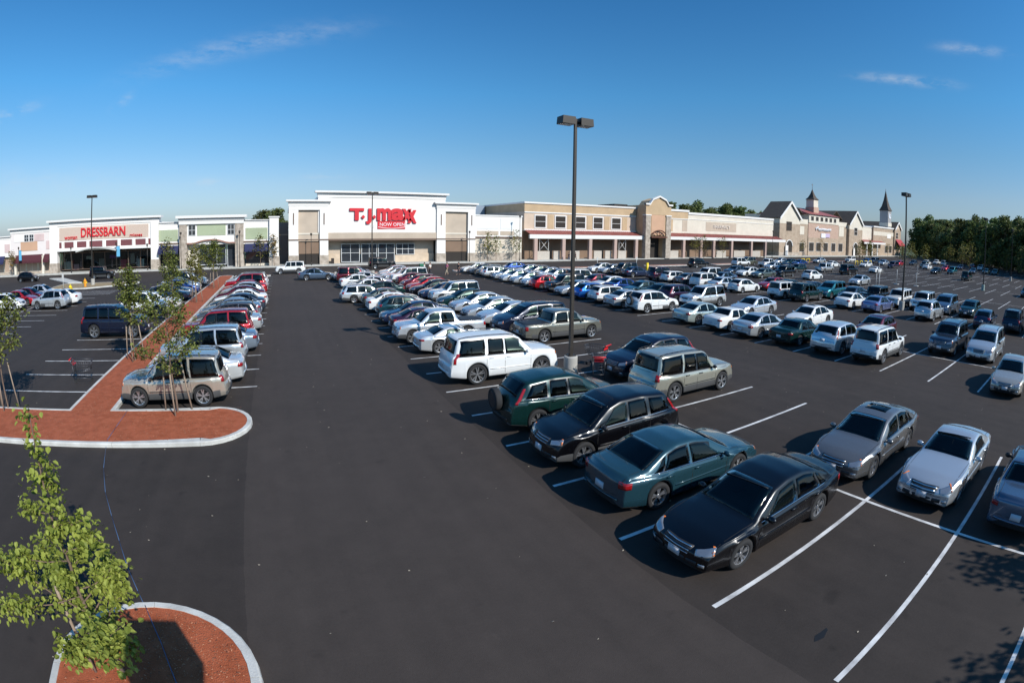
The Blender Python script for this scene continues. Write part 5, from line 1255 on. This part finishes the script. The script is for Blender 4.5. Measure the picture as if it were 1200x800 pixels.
def cart(x, y, rz, lab):
    t = empty('shopping_cart', (x, y, 0), rz); tag(t, lab, 'shopping cart', 'stray shopping carts')
    bm = bmesh.new(); C = [(-.42, -.20, .42), (.45, -.16, .52), (.45, .16, .52), (-.42, .20, .42)]; Tp = [(-.5, -.28, .98), (.55, -.22, .92), (.55, .22, .92), (-.5, .28, .98)]
    for i in range(4):
        j = (i + 1) % 4; tube(bm, C[i], C[j], .012, n=5); tube(bm, Tp[i], Tp[j], .014, n=5)
        for k in range(9):
            f = k / 8; p = Vector(C[i]).lerp(Vector(C[j]), f); q = Vector(Tp[i]).lerp(Vector(Tp[j]), f); tube(bm, p, q, .006, n=4)
        for k in range(1, 4): tube(bm, Vector(C[i]).lerp(Vector(Tp[i]), k / 4), Vector(C[j]).lerp(Vector(Tp[j]), k / 4), .006, n=4)
    for k in range(1, 6): tube(bm, Vector(C[0]).lerp(Vector(C[3]), k / 6), Vector(C[1]).lerp(Vector(C[2]), k / 6), .006, n=4)
    obj('basket', bm, WIRE, t)
    bm = bmesh.new()
    for s in (-1, 1): pline_tube(bm, [(-.62, s * .26, 1.02), (-.5, s * .26, .8), (-.44, s * .24, .22), (.42, s * .18, .16)], .015)
    tube(bm, (-.44, -.24, .22), (-.44, .24, .22), .012); tube(bm, (.42, -.18, .16), (.42, .18, .16), .012); obj('frame', bm, WIRE, t)
    bm = bmesh.new(); tube(bm, (-.62, -.28, 1.02), (-.62, .28, 1.02), .03, n=8); obj('handle', bm, REDP, t)
    boxes('child_seat', REDP, t, (-.49, -.36, -.18, .18, .80, .82), (-.51, -.49, -.20, .20, .80, .94))
    for sx, sy in ((-.42, -.24), (-.42, .24), (.4, -.18), (.4, .18)):
        bm = bmesh.new(); tube(bm, (0, -.015, .06), (0, .015, .06), .06, n=12); obj('caster', bm, TYRE, t, (sx, sy, 0))
cart(-10.2, 22.7, .15, 'shopping cart with red handle standing on stall lines by the mulch strip')
cart(13.5, 18.9, 2.0, 'red shopping cart at the foot of the nearest light pole')
cart(12.45, 17.25, 1.0, 'pale wire shopping cart against the concrete base of the nearest light pole')
# small litter and a cable on the ground
bm = bmesh.new()
cb = [(-6.5, 18.3, .133), (-6.5, 16.6, .133), (-6.49, 15.4, .148), (-6.48, 15.05, .012), (-6.12, 13.6, .01), (-5.62, 12.1, .01), (-5.1, 10.9, .01), (-4.62, 9.8, .01), (-4.2, 8.8, .01), (-3.82, 8.0, .01), (-3.62, 7.58, .012), (-3.52, 7.40, .15), (-3.1, 6.4, .135), (-2.7, 5.2, .135), (-2.2, 3.6, .135)]
pline_tube(bm, cb, .009, 5); o = obj('blue_cable', bm, mat('blue_cable', (.06, .12, .24), .5)); tag(o, 'thin blue cable trailing across the dark asphalt between the two mulch beds', 'cable')
rr = random.Random(11)
bm = bmesh.new(); 
for k in range(420):
    x = rr.uniform(-12, 30); y = rr.uniform(1, 40); r_ = rr.uniform(.012, .035); a = rr.uniform(0, 6)
    v = [bm.verts.new((x + r_ * cos(a + q), y + r_ * sin(a + q) * .6, .006 + (r_ * .5 if q == 1.2 else 0))) for q in (0, 1.2, 2.4, 3.9, 5.1)]; bm.faces.new(v)
o = obj('ground_litter', bm, mat('litter', (.30, .26, .20), .8)); tag(o, 'tiny pale bits of leaf and grit scattered on the asphalt', 'litter', kind='stuff')
vs_, fs = [], []
for k in range(9000):
    if k < 2600:
        a = rr.uniform(0, 6.283); q = 1.72 * sqrt(rr.random()); x = -3.33 + q * cos(a); y = 5.6 + (q * sin(a) if sin(a) > 0 else rr.uniform(-3.5, 0))
    elif k < 6200: x = rr.uniform(-13.5, -1.9); y = rr.uniform(15.32, 18.2)
    else: x = rr.uniform(-9.1, -7.3); y = 18.2 + 26 * rr.random() ** 1.5
    s_ = rr.uniform(.010, .030); a = rr.uniform(0, 6.283); h_ = .127 + rr.uniform(0, .02); q = len(vs_)
    vs_ += [(x - s_ * cos(a), y - s_ * sin(a), h_), (x + s_ * .4 * sin(a), y - s_ * .4 * cos(a), h_ + .008), (x + s_ * cos(a), y + s_ * sin(a), h_ + rr.uniform(-.005, .012)), (x - s_ * .4 * sin(a), y + s_ * .4 * cos(a), h_ + .002)]; fs.append((q, q + 1, q + 2, q + 3))
me = bpy.data.meshes.new('bark_chips'); me.from_pydata(vs_, [], fs); cm = mat('bark_chip', (.40, .12, .05), .9)
nd = cm.node_tree.nodes; gg = nd.new('ShaderNodeNewGeometry'); cr_ = nd.new('ShaderNodeValToRGB'); cr_.color_ramp.elements[0].color = (.12, .035, .02, 1); cr_.color_ramp.elements[1].color = (.55, .24, .13, 1)
cm.node_tree.links.new(gg.outputs['Random Per Island'], cr_.inputs[0]); cm.node_tree.links.new(cr_.outputs[0], nd['Principled BSDF'].inputs['Base Color'])
o = obj('bark_chips', me, cm); tag(o, 'loose bark chips lying on the red mulch beds', 'mulch', kind='stuff')
bm = bmesh.new()
for x, y, a in ((6.6, 2.45, .5), (13.6, 12.6, .9)):
    n_ = 9; v = [bm.verts.new((x + (.17 if k % 2 else .21) * cos(a + k * 2 * pi / n_) * (1.3 if k in (0, 5) else 1), y + (.055 if k % 2 else .08) * sin(a + k * 2 * pi / n_), .003)) for k in range(n_)]; bm.faces.new(v)
obj('oil_stain', bm, mat('oil_stain', (.012, .011, .010), .5), lot)

# ------------------------------------------------------------------ lift that carries the photographer (its deck is below the frame, its shade on the near bed)
LIFT = empty('scissor_lift', (-.05, -.1, 0)); tag(LIFT, 'scissor lift under the camera whose shade falls on the near mulch bed', 'lift')
LO = mat('lift_orange', (.55, .22, .03), .4); 
boxes('chassis', mat('lift_grey', (.2, .2, .2), .5), LIFT, (-.6, .6, -.55, .55, .25, .8))
for sx in (-.45, .45):
    for sy in (-.5, .5):
        bm = bmesh.new(); tube(bm, (0, -.1, .25), (0, .1, .25), .25, n=20); obj('wheel', bm, TYRE, LIFT, (sx, sy, 0))
for k in range(6):
    for sy in (-.4, .4):
        za, zb = .8 + k * .6, 1.4 + k * .6
        for a, b in (((-.45, sy, za), (.45, sy, zb)), ((.45, sy + .04, za), (-.45, sy + .04, zb))):
            bm = bmesh.new(); tube(bm, a, b, .045, n=4); obj('scissor_arm', bm, LO, LIFT)
boxes('platform', LO, LIFT, (-.5, .5, -.6, .6, 4.4, 4.55))
boxes('basket_panel', LO, LIFT, (-.5, .5, .56, .6, 4.56, 5.25)); boxes('basket_panel', LO, LIFT, (-.5, .5, -.6, -.56, 4.56, 5.25)); boxes('basket_panel', LO, LIFT, (-.5, -.46, -.55, .55, 4.56, 5.25)); boxes('basket_panel', LO, LIFT, (.46, .5, -.55, .55, 4.56, 5.25))

# ------------------------------------------------------------------ people by the doors
SKIN = mat('skin', (.45, .26, .18), .6)
def person(x, y, rz, shirt, trousers, lab, sgn=1, step=.28, hair=(.05, .03, .02), h=1.72):
    t = empty('person', (x, y, 0), rz); tag(t, lab, 'person', 'people walking near the shops')
    k = h / 1.72
    V_ = [(0, 0, .95), (0, 0, 1.15), (0, 0, 1.38), (0, 0, 1.48), (.01, 0, 1.56), (.02, 0, 1.66)]
    R_ = [.13, .12, .14, .06, .085, .075]
    E_ = [(0, 1), (1, 2), (2, 3), (3, 4), (4, 5)]
    def limb(root, pts, rs):
        p = root
        for q, r_ in zip(pts, rs): V_.append(q); R_.append(r_); E_.append((p, len(V_) - 1)); p = len(V_) - 1
    for s, d in ((1, sgn), (-1, -sgn)):
        limb(0, [(0, s * .09, .88), (d * step * .45 + .03, s * .10, .50), (d * step, s * .10, .09), (d * step + .13, s * .10, .04)], [.085, .06, .04, .035])
        limb(2, [(0, s * .19, 1.36), (-d * .06, s * .23, 1.12), (-d * .02 + .08, s * .22, .90), (-d * .02 + .11, s * .21, .80)], [.055, .04, .03, .026])
    def skin(name, V2, R2, E2, m_, par):
        me = bpy.data.meshes.new(name); me.from_pydata([Vector(v) * k for v in V2], E2, []); o = bpy.data.objects.new(name, me); COL.objects.link(o)
        md = o.modifiers.new('s', 'SKIN')
        for sv, r_ in zip(me.skin_vertices[0].data, R2): sv.radius = (r_ * k, r_ * k)
        me.skin_vertices[0].data[0].use_root = True
        o.modifiers.new('u', 'SUBSURF').levels = 1
        bpy.context.view_layer.update()
        m2 = bpy.data.meshes.new_from_object(o.evaluated_get(bpy.context.evaluated_depsgraph_get())); bpy.data.objects.remove(o)
        for p in m2.polygons: p.use_smooth = True
        return obj(name, m2, m_, par)
    skin('body', V_, R_, E_, SKIN, t)
    sh = [0, 1, 2] + [10 + 0, 11 + 0]
    # shirt: torso and upper arms; trousers: hips and legs, a little larger than the body
    Vs = [(0, 0, .93), (0, 0, 1.15), (0, 0, 1.40)]; Rs = [.15, .14, .155]; Es = [(0, 1), (1, 2)]
    for s, d in ((1, sgn), (-1, -sgn)):
        b = len(Vs); Vs += [(0, s * .19, 1.365), (-d * .06, s * .23, 1.13)]; Rs += [.072, .06]; Es += [(2, b), (b, b + 1)]
    skin('shirt', Vs, Rs, Es, shirt, t)
    Vs = [(0, 0, .96)]; Rs = [.145]; Es = []
    for s, d in ((1, sgn), (-1, -sgn)):
        b = len(Vs); Vs += [(0, s * .09, .86), (d * step * .45 + .03, s * .10, .50), (d * step, s * .10, .14)]; Rs += [.105, .075, .06]; Es += [(0, b), (b, b + 1), (b + 1, b + 2)]
    skin('trousers', Vs, Rs, Es, trousers, t)
    bm = bmesh.new(); bmesh.ops.create_icosphere(bm, subdivisions=2, radius=.115 * k, matrix=Matrix.Translation((-.015 * k, 0, 1.675 * k)))
    bmesh.ops.delete(bm, geom=[v for v in bm.verts if v.co.z < 1.62 * k and v.co.x > -.02], context='VERTS'); obj('hair', bm, mat('hair_%d' % int(hair[0] * 100), hair, .8), t)
    for s in (-1, 1):
        bm = bmesh.new(); bmesh.ops.create_icosphere(bm, subdivisions=1, radius=.012 * k, matrix=Matrix.Translation((.10 * k, s * .035 * k, 1.655 * k))); obj('eye', bm, DARKIN, t)
cw = mat('cloth_white', (.7, .68, .64), .9); cp = mat('cloth_pink', (.65, .16, .30), .9); cd = mat('cloth_dark', (.04, .04, .05), .9); cj = mat('cloth_denim', (.06, .09, .16), .9); ck_ = mat('cloth_khaki', (.40, .33, .24), .9)
for a in ((18.7, 66.5, 2.6, cw, ck_, 'person in white shirt and khaki trousers left of the pink shirted one', 1), (19.6, 66.8, 2.4, cw, cd, 'person in white top and dark trousers beside the other white shirt', -1),
          (21.8, 66.2, 3.4, cp, ck_, 'person in pink shirt walking toward the doors under the red letters', 1), (23.3, 65.6, 3.2, cd, cd, 'person dressed in black right of the pink shirted one', 1),
          (56.4, 89.9, 0, cd, cj, 'person in dark clothes on the sidewalk before the tan store', 1), (58.1, 89.9, 3.1, cd, cd, 'second walker in black on the sidewalk before the tan store', -1)):
    person(*a)
GB = boxes('green_bin', mat('green_plastic', (.01, .16, .08), .5), None, (19.6, 20.4, 72.0, 72.7, 0, 1.15)); tag(GB, 'green bin at the far end of the first double row', 'bin')

# ------------------------------------------------------------------ trees
LEAFM = {}
def leaf_mat(name, c1, c2, tr=.35, vary=False):
    m = bpy.data.materials.new(name); m.use_nodes = True; n = m.node_tree.nodes; l = m.node_tree.links; p = n['Principled BSDF']
    g = n.new('ShaderNodeNewGeometry'); r = n.new('ShaderNodeValToRGB'); r.color_ramp.elements[0].color = (*c1, 1); r.color_ramp.elements[1].color = (*c2, 1)
    l.new(g.outputs['Random Per Island'], r.inputs[0]); l.new(r.outputs[0], p.inputs['Base Color']); p.inputs['Roughness'].default_value = .55; p.inputs['Specular IOR Level'].default_value = .3
    src = r.outputs[0]
    if vary:
        oi = n.new('ShaderNodeObjectInfo'); mr = n.new('ShaderNodeMapRange'); mr.inputs[3].default_value = .65; mr.inputs[4].default_value = 1.7; l.new(oi.outputs['Random'], mr.inputs[0])
        mh = n.new('ShaderNodeMapRange'); mh.inputs[3].default_value = .465; mh.inputs[4].default_value = .52; l.new(oi.outputs['Random'], mh.inputs[0])
        hv = n.new('ShaderNodeHueSaturation'); l.new(mr.outputs[0], hv.inputs['Value']); l.new(mh.outputs[0], hv.inputs['Hue']); l.new(src, hv.inputs['Color']); src = hv.outputs[0]; l.new(src, p.inputs['Base Color'])
    t = n.new('ShaderNodeBsdfTranslucent'); l.new(src, t.inputs[0]); mxs = n.new('ShaderNodeMixShader'); mxs.inputs[0].default_value = tr
    l.new(p.outputs[0], mxs.inputs[1]); l.new(t.outputs[0], mxs.inputs[2]); l.new(mxs.outputs[0], n['Material Output'].inputs[0])
    return m
LF_NEAR = leaf_mat('leaves_near', (.14, .18, .025), (.40, .45, .09), .4)
LF_LOT = leaf_mat('leaves_lot', (.075, .105, .02), (.27, .29, .07), .35)
LF_RED = leaf_mat('leaves_turning', (.14, .12, .03), (.33, .20, .06), .3)
LF_OLIVE = leaf_mat('leaves_olive', (.12, .12, .02), (.24, .22, .05), .3)
LF_WOOD = leaf_mat('leaves_wood', (.045, .065, .02), (.16, .20, .06), .3, True)
LF_WOOD2 = leaf_mat('leaves_wood_pale', (.07, .085, .03), (.20, .22, .09), .3, True)
BARK = mat('bark', (.16, .11, .08), .9, noise=.2, nscale=6); STAKE = mat('wood_stake', (.30, .23, .17), .9, noise=.1, nscale=4); WBARK = mat('wood_bark', (.07, .06, .05), .9)
def leaf(verts, faces, c, s, rr, droop=.5, shape=1.0):
    """one folded six sided leaf hanging from its stalk"""
    a = rr.uniform(0, 2 * pi); d = Vector((cos(a), sin(a), rr.uniform(-.9, .35) - droop * .5)).normalized()
    sd = d.cross(Vector((rr.uniform(-.4, .4), rr.uniform(-.4, .4), 1))).normalized(); nrm = sd.cross(d)
    k = len(verts)
    for u, v, w in ((0, 0, 0), (.30, .42, .10), (.72, .34, .07), (1.0, 0, -.12), (.72, -.34, .07), (.30, -.42, .10)):
        verts.append(c + d * u * s + sd * v * s * shape + nrm * w * s)
    faces.append((k, k + 1, k + 2, k + 3)); faces.append((k, k + 3, k + 4, k + 5))
def young_tree(name, x, y, H, crown0, rad, nleaf, ls, lm, lab, seed, lean=(0, 0), stakes=True, z0=.12, grp='young staked trees on the islands', asym=(0, 0), rz=0):
    rr = random.Random(seed); t = empty(name, (x, y, z0), rz); tag(t, lab, 'tree', grp)
    bm = bmesh.new(); trunk = [Vector((0, 0, -.05))]; n = 8
    for k in range(1, n + 1): f = k / n; trunk.append(Vector((lean[0] * f * f + rr.uniform(-.03, .03), lean[1] * f * f + rr.uniform(-.03, .03), H * .97 * f)))
    rt = max(.018, .0105 * H)
    for k in range(n): tube(bm, trunk[k], trunk[k + 1], rt * (1 - k / n * .85), rt * (1 - (k + 1) / n * .85), 7, False)
    tips = []
    nb_ = 30
    for k in range(nb_):
        f = crown0 / H + (1 - crown0 / H) * (((k + .3) / nb_) ** (1.5 if stakes == 1 and stakes is not True else 1)); p = trunk[0] * 0; q = f * n; i = min(n - 1, int(q)); p = trunk[i].lerp(trunk[i + 1], q - i)
        g = (f - crown0 / H) / (1 - crown0 / H); prof = (min(1, g * 4 + .35)) * ((1 - g ** 1.7 * .86) if (stakes is True or stakes != 1) else (1 - g) ** 2.4 + .035)
        a = k * 2.4 + rr.uniform(-.6, .6); L_ = rad * prof * rr.uniform(.45, 1.25)
        d = Vector((cos(a), sin(a), rr.uniform(.25, .9) - (.25 if stakes == 1 and stakes is not True else 0))).normalized(); e = p + d * L_ + Vector((asym[0], asym[1], 0)) * prof * L_ / rad
        m1 = p.lerp(e, .5) + Vector((0, 0, -.04 * L_)); r0 = rt * .38 * (1.1 - g)
        tube(bm, p, m1, r0, r0 * .7, 5, False); tube(bm, m1, e, r0 * .7, .003, 5, False)
        tips.append((p, m1, e, L_ * ((1.15 - g) if (stakes == 1 and stakes is not True) else 1)))
        for j in range(4):
            b0 = m1.lerp(e, rr.random()); d2 = (d + Vector((rr.uniform(-1, 1), rr.uniform(-1, 1), rr.uniform(-.3, .6))) * .8).normalized(); e2 = b0 + d2 * L_ * .4
            tube(bm, b0, e2, r0 * .4, .002, 4, False); tips.append((b0, b0.lerp(e2, .5), e2, L_ * .4))
    obj('trunk', bm, BARK, t)
    vs_, fs = [], []
    tot = sum(q[3] ** .8 for q in tips)
    for (a, b, c, L_) in tips:
        for j in range(max(1, int(nleaf * L_ ** .8 / tot))):
            u = rr.random() ** .7; p = a.lerp(b, u * 2) if u < .5 else b.lerp(c, u * 2 - 1)
            leaf(vs_, fs, p + Vector((rr.gauss(0, 1), rr.gauss(0, 1), rr.gauss(0, 1))) * ls * .9, ls * rr.uniform(.6, 1.2), rr)
    me = bpy.data.meshes.new('crown'); me.from_pydata(vs_, [], fs); obj('crown', me, lm, t)
    if stakes:
        for k in range(1 if stakes == 1 and stakes is not True else 3):
            a = 2 * pi * k / 3 + .5; p0 = Vector((cos(a) * .62, sin(a) * .62 * .7, -.05)); p1 = Vector((cos(a) * .42, sin(a) * .3, 1.75))
            bm = bmesh.new(); tube(bm, p0, p1, .032, .032, 7); obj('stake', bm, STAKE, t)
    return t
young_tree('young_tree', -3.75, 5.6, 4.35, .8, 2.3, 5400, .09, LF_NEAR, 'large leaved young tree in the near mulch bed at the bottom left corner', 5, lean=(-.05, -.25), stakes=1, rz=pi - .3, grp='trees close to the camera', asym=(-.35, .1))
young_tree('young_tree', -4.35, 18.0, 4.4, 1.35, 1.35, 2600, .10, LF_LOT, 'young staked tree at the rounded end of the mulch bed before the tan SUV', 6)
young_tree('young_tree', -8.3, 26.0, 4.6, 1.9, 1.05, 2600, .12, LF_LOT, 'dense young staked tree beside the big dark SUV on the mulch strip', 12)
young_tree('young_tree', -8.2, 36.5, 5.0, 1.7, 1.05, 2000, .13, LF_LOT, 'narrow green tree midway along the mulch strip', 15)
young_tree('young_tree', -8.2, 47.0, 5.1, 1.8, 1.15, 1500, .16, LF_OLIVE, 'olive crowned tree toward the far end of the mulch strip', 16)
young_tree('young_tree', -8.0, 58.0, 5.2, 2.0, 1.8, 1900, .18, LF_LOT, 'round crowned dark green tree at the far end of the mulch strip', 17)
young_tree('young_tree', -12.6, 18.3, 4.3, 1.9, 1.5, 1700, .14, LF_LOT, 'staked tree at the left edge of the picture on the mulch band', 18)
for x, y, H, r_, m_, lab in ((2.3 - 6.3, 90.2, 5.2, 1.5, LF_OLIVE, 'yellowish tree before the blue awning right of the green store'), (-1.6, 89.9, 5.5, .8, LF_RED, 'sparse rusty tree before the white pier'), (-55.6, 89.8, 4.3, 1.1, LF_RED, 'rusty young tree at the far left storefront'), (-20.8, 89.9, 5.0, 1.3, LF_OLIVE, 'tree before the blue awning left of the green store'),
        (37.8, 89.9, 5.8, 1.1, LF_OLIVE, 'yellowish sapling before the plain cream wall'), (44.0, 89.9, 6.2, 1.4, LF_OLIVE, 'sapling at the corner of the tan store'), (39.6, 89.9, 4.9, 1.2, LF_LOT, 'thin sapling right of the yellowish sapling'), (94.5, 90.0, 5.6, 1.6, LF_OLIVE, 'olive tree before the arcade right of the portico'), (97.6, 90.0, 6.0, 1.8, LF_OLIVE, 'bushy olive tree in front of the arcade'),
        (105.2, 90.1, 5.6, 1.9, LF_OLIVE, 'olive tree under the pharmacy sign'), (149.5, 92.6, 5.6, 1.7, LF_OLIVE, 'small tree before the left gable of the market'), (162.5, 92.8, 6.6, 1.7, LF_RED, 'tall reddish tree before the brick front of the market'), (205.0, 92.8, 6.0, 2.2, LF_OLIVE, 'tree before the small arcade of the market'), (227.0, 92.8, 5.6, 2.6, LF_OLIVE, 'wide tree before the clock tower block')):
    young_tree('young_tree', x, y, H, 1.6, r_, 260, .3, m_, lab, int(x * 7) % 997, stakes=False, z0=.15, grp='young trees along the sidewalk')
for x, y, H, r_, lab in ((150, 71, 6.5, 2.2, 'pale green young tree left of the far white pickups'), (158, 71, 7, 2.2, 'pale green young tree beside the distant light pole shaft'), (175, 62, 7, 2.4, 'slender bright tree before the dark wood near the white pickups'), (160, 60, 6, 3.0, 'broad olive bush tree among the far parked cars'), (185, 50, 7, 2.2, 'pale slim tree before the dark wood above the white boxy SUV'),
        (165, 40, 8, 3.4, 'bright green tree pair, left one, before the dark wood'), (163, 37, 8, 3.2, 'bright green tree pair, right one, before the dark wood'), (180, 33, 6.5, 2.2, 'slim pale tree right of the bright green pair'), (165, 24.5, 7, 2.4, 'second slim pale tree right of the bright green pair'), (150, 17.5, 7.5, 3.2, 'bright tree at the right edge before the dark wood'), (170, 55, 6.5, 1.8, 'sparse grey green tree before the dark wood')):
    young_tree('young_tree', x, y, H, 1.2, r_, 380, .42, LF_OLIVE, lab, int(x * 3 + y) % 991, stakes=False, z0=0, grp='young trees at the edge of the lot')
# two trees standing just outside the picture on the right: their shade lies on the stalls at the lower right
young_tree('young_tree', 14.3, -7.0, 6.3, 1.6, 1.9, 1500, .17, LF_LOT, 'young tree outside the right edge that shades the empty stalls', 31, stakes=False, z0=0, grp='trees beyond the right edge')
young_tree('young_tree', 10.8, -7.6, 5.6, 1.6, 1.8, 1300, .17, LF_LOT, 'young tree outside the right edge nearest the camera', 33, stakes=False, z0=0, grp='trees beyond the right edge')

# the wood: each front tree a trunk with limbs and a crown of leaf clumps
def wood_tree_meshes(seed, H, wide, n, lsz, conif=False):
    rr = random.Random(seed); bm = bmesh.new(); tube(bm, (0, 0, -.3), (rr.uniform(-.3, .3), rr.uniform(-.3, .3), H * .55), .30, .16, 7, False); tube(bm, (0, 0, H * .5), (0, 0, H * .9), .16, .03, 6, False)
    lumps = []
    for k in range(16):
        a = rr.uniform(0, 2 * pi); f = rr.uniform(.10, .95); r_ = wide * (1 - abs(f - .45) * 1.0) * rr.uniform(.35, .8) * (1 - .5 * conif * f)
        c = Vector((cos(a) * r_, sin(a) * r_, H * f)); lumps.append((c, wide * rr.uniform(.28, .55) * (1.15 - .5 * f)))
        tube(bm, (0, 0, H * f * .75), c, .08, .02, 4, False)
    lumps.append((Vector((0, 0, H * .93)), wide * .3))
    tr = bpy.data.meshes.new('wood_trunk'); bm.to_mesh(tr); bm.free(); tr.materials.append(WBARK)
    vs_, fs = [], []
    for c, r_ in lumps:
        for k in range(n // len(lumps)):
            d = Vector((rr.gauss(0, 1), rr.gauss(0, 1), rr.gauss(0, 1))).normalized() * r_ * rr.uniform(.45, 1.1) ; p = c + Vector((d.x, d.y, d.z * .8)); s_ = lsz * rr.uniform(.6, 1.3)
            a = Vector((rr.gauss(0, 1), rr.gauss(0, 1), rr.gauss(0, .6))).normalized(); b = a.cross(Vector((rr.gauss(0, 1), rr.gauss(0, 1), rr.gauss(0, 1)))).normalized(); q = len(vs_)
            vs_ += [p - a * s_ * .5, p + b * s_ * .35, p + a * s_ * .5, p - b * s_ * .35]; fs.append((q, q + 1, q + 2, q + 3))
    me = bpy.data.meshes.new('wood_crown'); me.from_pydata([tuple(v) for v in vs_], [], fs)
    return tr, me
WT = [wood_tree_meshes(50 + k, 14.5 + k % 3, 5.0 + .5 * (k % 4), 3200, .78, 0) for k in range(6)]
for k, w in enumerate(WT): w[1].materials.append(LF_WOOD2 if k == 4 else LF_WOOD)
rr = random.Random(21)
line = [(128, -60), (135, -20), (150, 8), (178, 22), (205, 42), (235, 62), (262, 78), (285, 100)]
def along(L_):
    out = []
    for p, q in zip(L_, L_[1:]):
        p, q = Vector(p), Vector(q); n = int((q - p).length / 5.2)
        for k in range(n): out.append((p.lerp(q, k / n), (q - p).normalized()))
    return out
for p, d in along(line):
    for row in range(2):
        nrm = Vector((d.y, -d.x)); c = p + nrm * (row * 7 + rr.uniform(-1.5, 1.5)) + d * rr.uniform(-1.5, 1.5)
        k = rr.randrange(6); sc = rr.uniform(.86, 1.15) * (1 + row * .14) * (.85 + .0016 * (p.x - 128)); 
        t = empty('wood_tree', (c.x, c.y, -.06), rr.uniform(0, 6.28)); t.scale = (sc, sc, sc)
        tag(t, 'tall dark green tree in the wood beyond the right side of the lot', 'tree', 'trees of the dark wood at right')
        a = obj('trunk', WT[k][0], None, t); b = obj('crown', WT[k][1], None, t)
for k in range(54):
    x = 138 + k * 3.7 + rr.uniform(-1, 1); y = 152 + rr.uniform(-4, 4) + (8 if k % 2 else 0); j = rr.randrange(6); sc = rr.uniform(1.15, 1.27) * (1.0 if x < 215 else .95)
    t = empty('wood_tree', (x, y, -.06), rr.uniform(0, 6.28)); t.scale = (sc, sc, sc); tag(t, 'tree top showing over the roofs of the tan store and market', 'tree', 'trees behind the shops')
    obj('trunk', WT[j][0], None, t); obj('crown', WT[j][1], None, t)
for x, y, sc, lab in ((-5.6, 132, .70, 'left of two tree tops behind the green store'), (-2.2, 130, .72, 'right of two tree tops behind the green store')):
    t = empty('wood_tree', (x, y, -.06), 1); t.scale = (sc, sc, sc); tag(t, lab, 'tree', 'trees behind the shops'); obj('trunk', WT[1][0], None, t); obj('crown', WT[1][1], None, t)
# the depth of the wood behind its front trees reads as one mass
vs_, fs = [], []
for p, d in along(line):
    nrm = Vector((d.y, -d.x))
    for k in range(170):
        c = p + nrm * rr.uniform(12, 26) + d * rr.uniform(-4, 4); z = rr.uniform(0, 15.5 + 1.5 * sin(p.x * .21) + rr.uniform(-1.5, 1)); c = Vector((c.x, c.y, z)); s_ = rr.uniform(.9, 2.0)
        a = Vector((rr.gauss(0, 1), rr.gauss(0, 1), rr.gauss(0, .6))).normalized(); b = a.cross(Vector((rr.gauss(0, 1), rr.gauss(0, 1), rr.gauss(0, 1)))).normalized(); q = len(vs_)
        vs_ += [tuple(c - a * s_ * .5), tuple(c + b * s_ * .4), tuple(c + a * s_ * .5), tuple(c - b * s_ * .4)]; fs.append((q, q + 1, q + 2, q + 3))
me = bpy.data.meshes.new('deep_wood'); me.from_pydata(vs_, [], fs); o = obj('deep_wood', me, LF_WOOD); tag(o, 'dense dark mass of the wood behind its front trees', 'woods', kind='stuff')
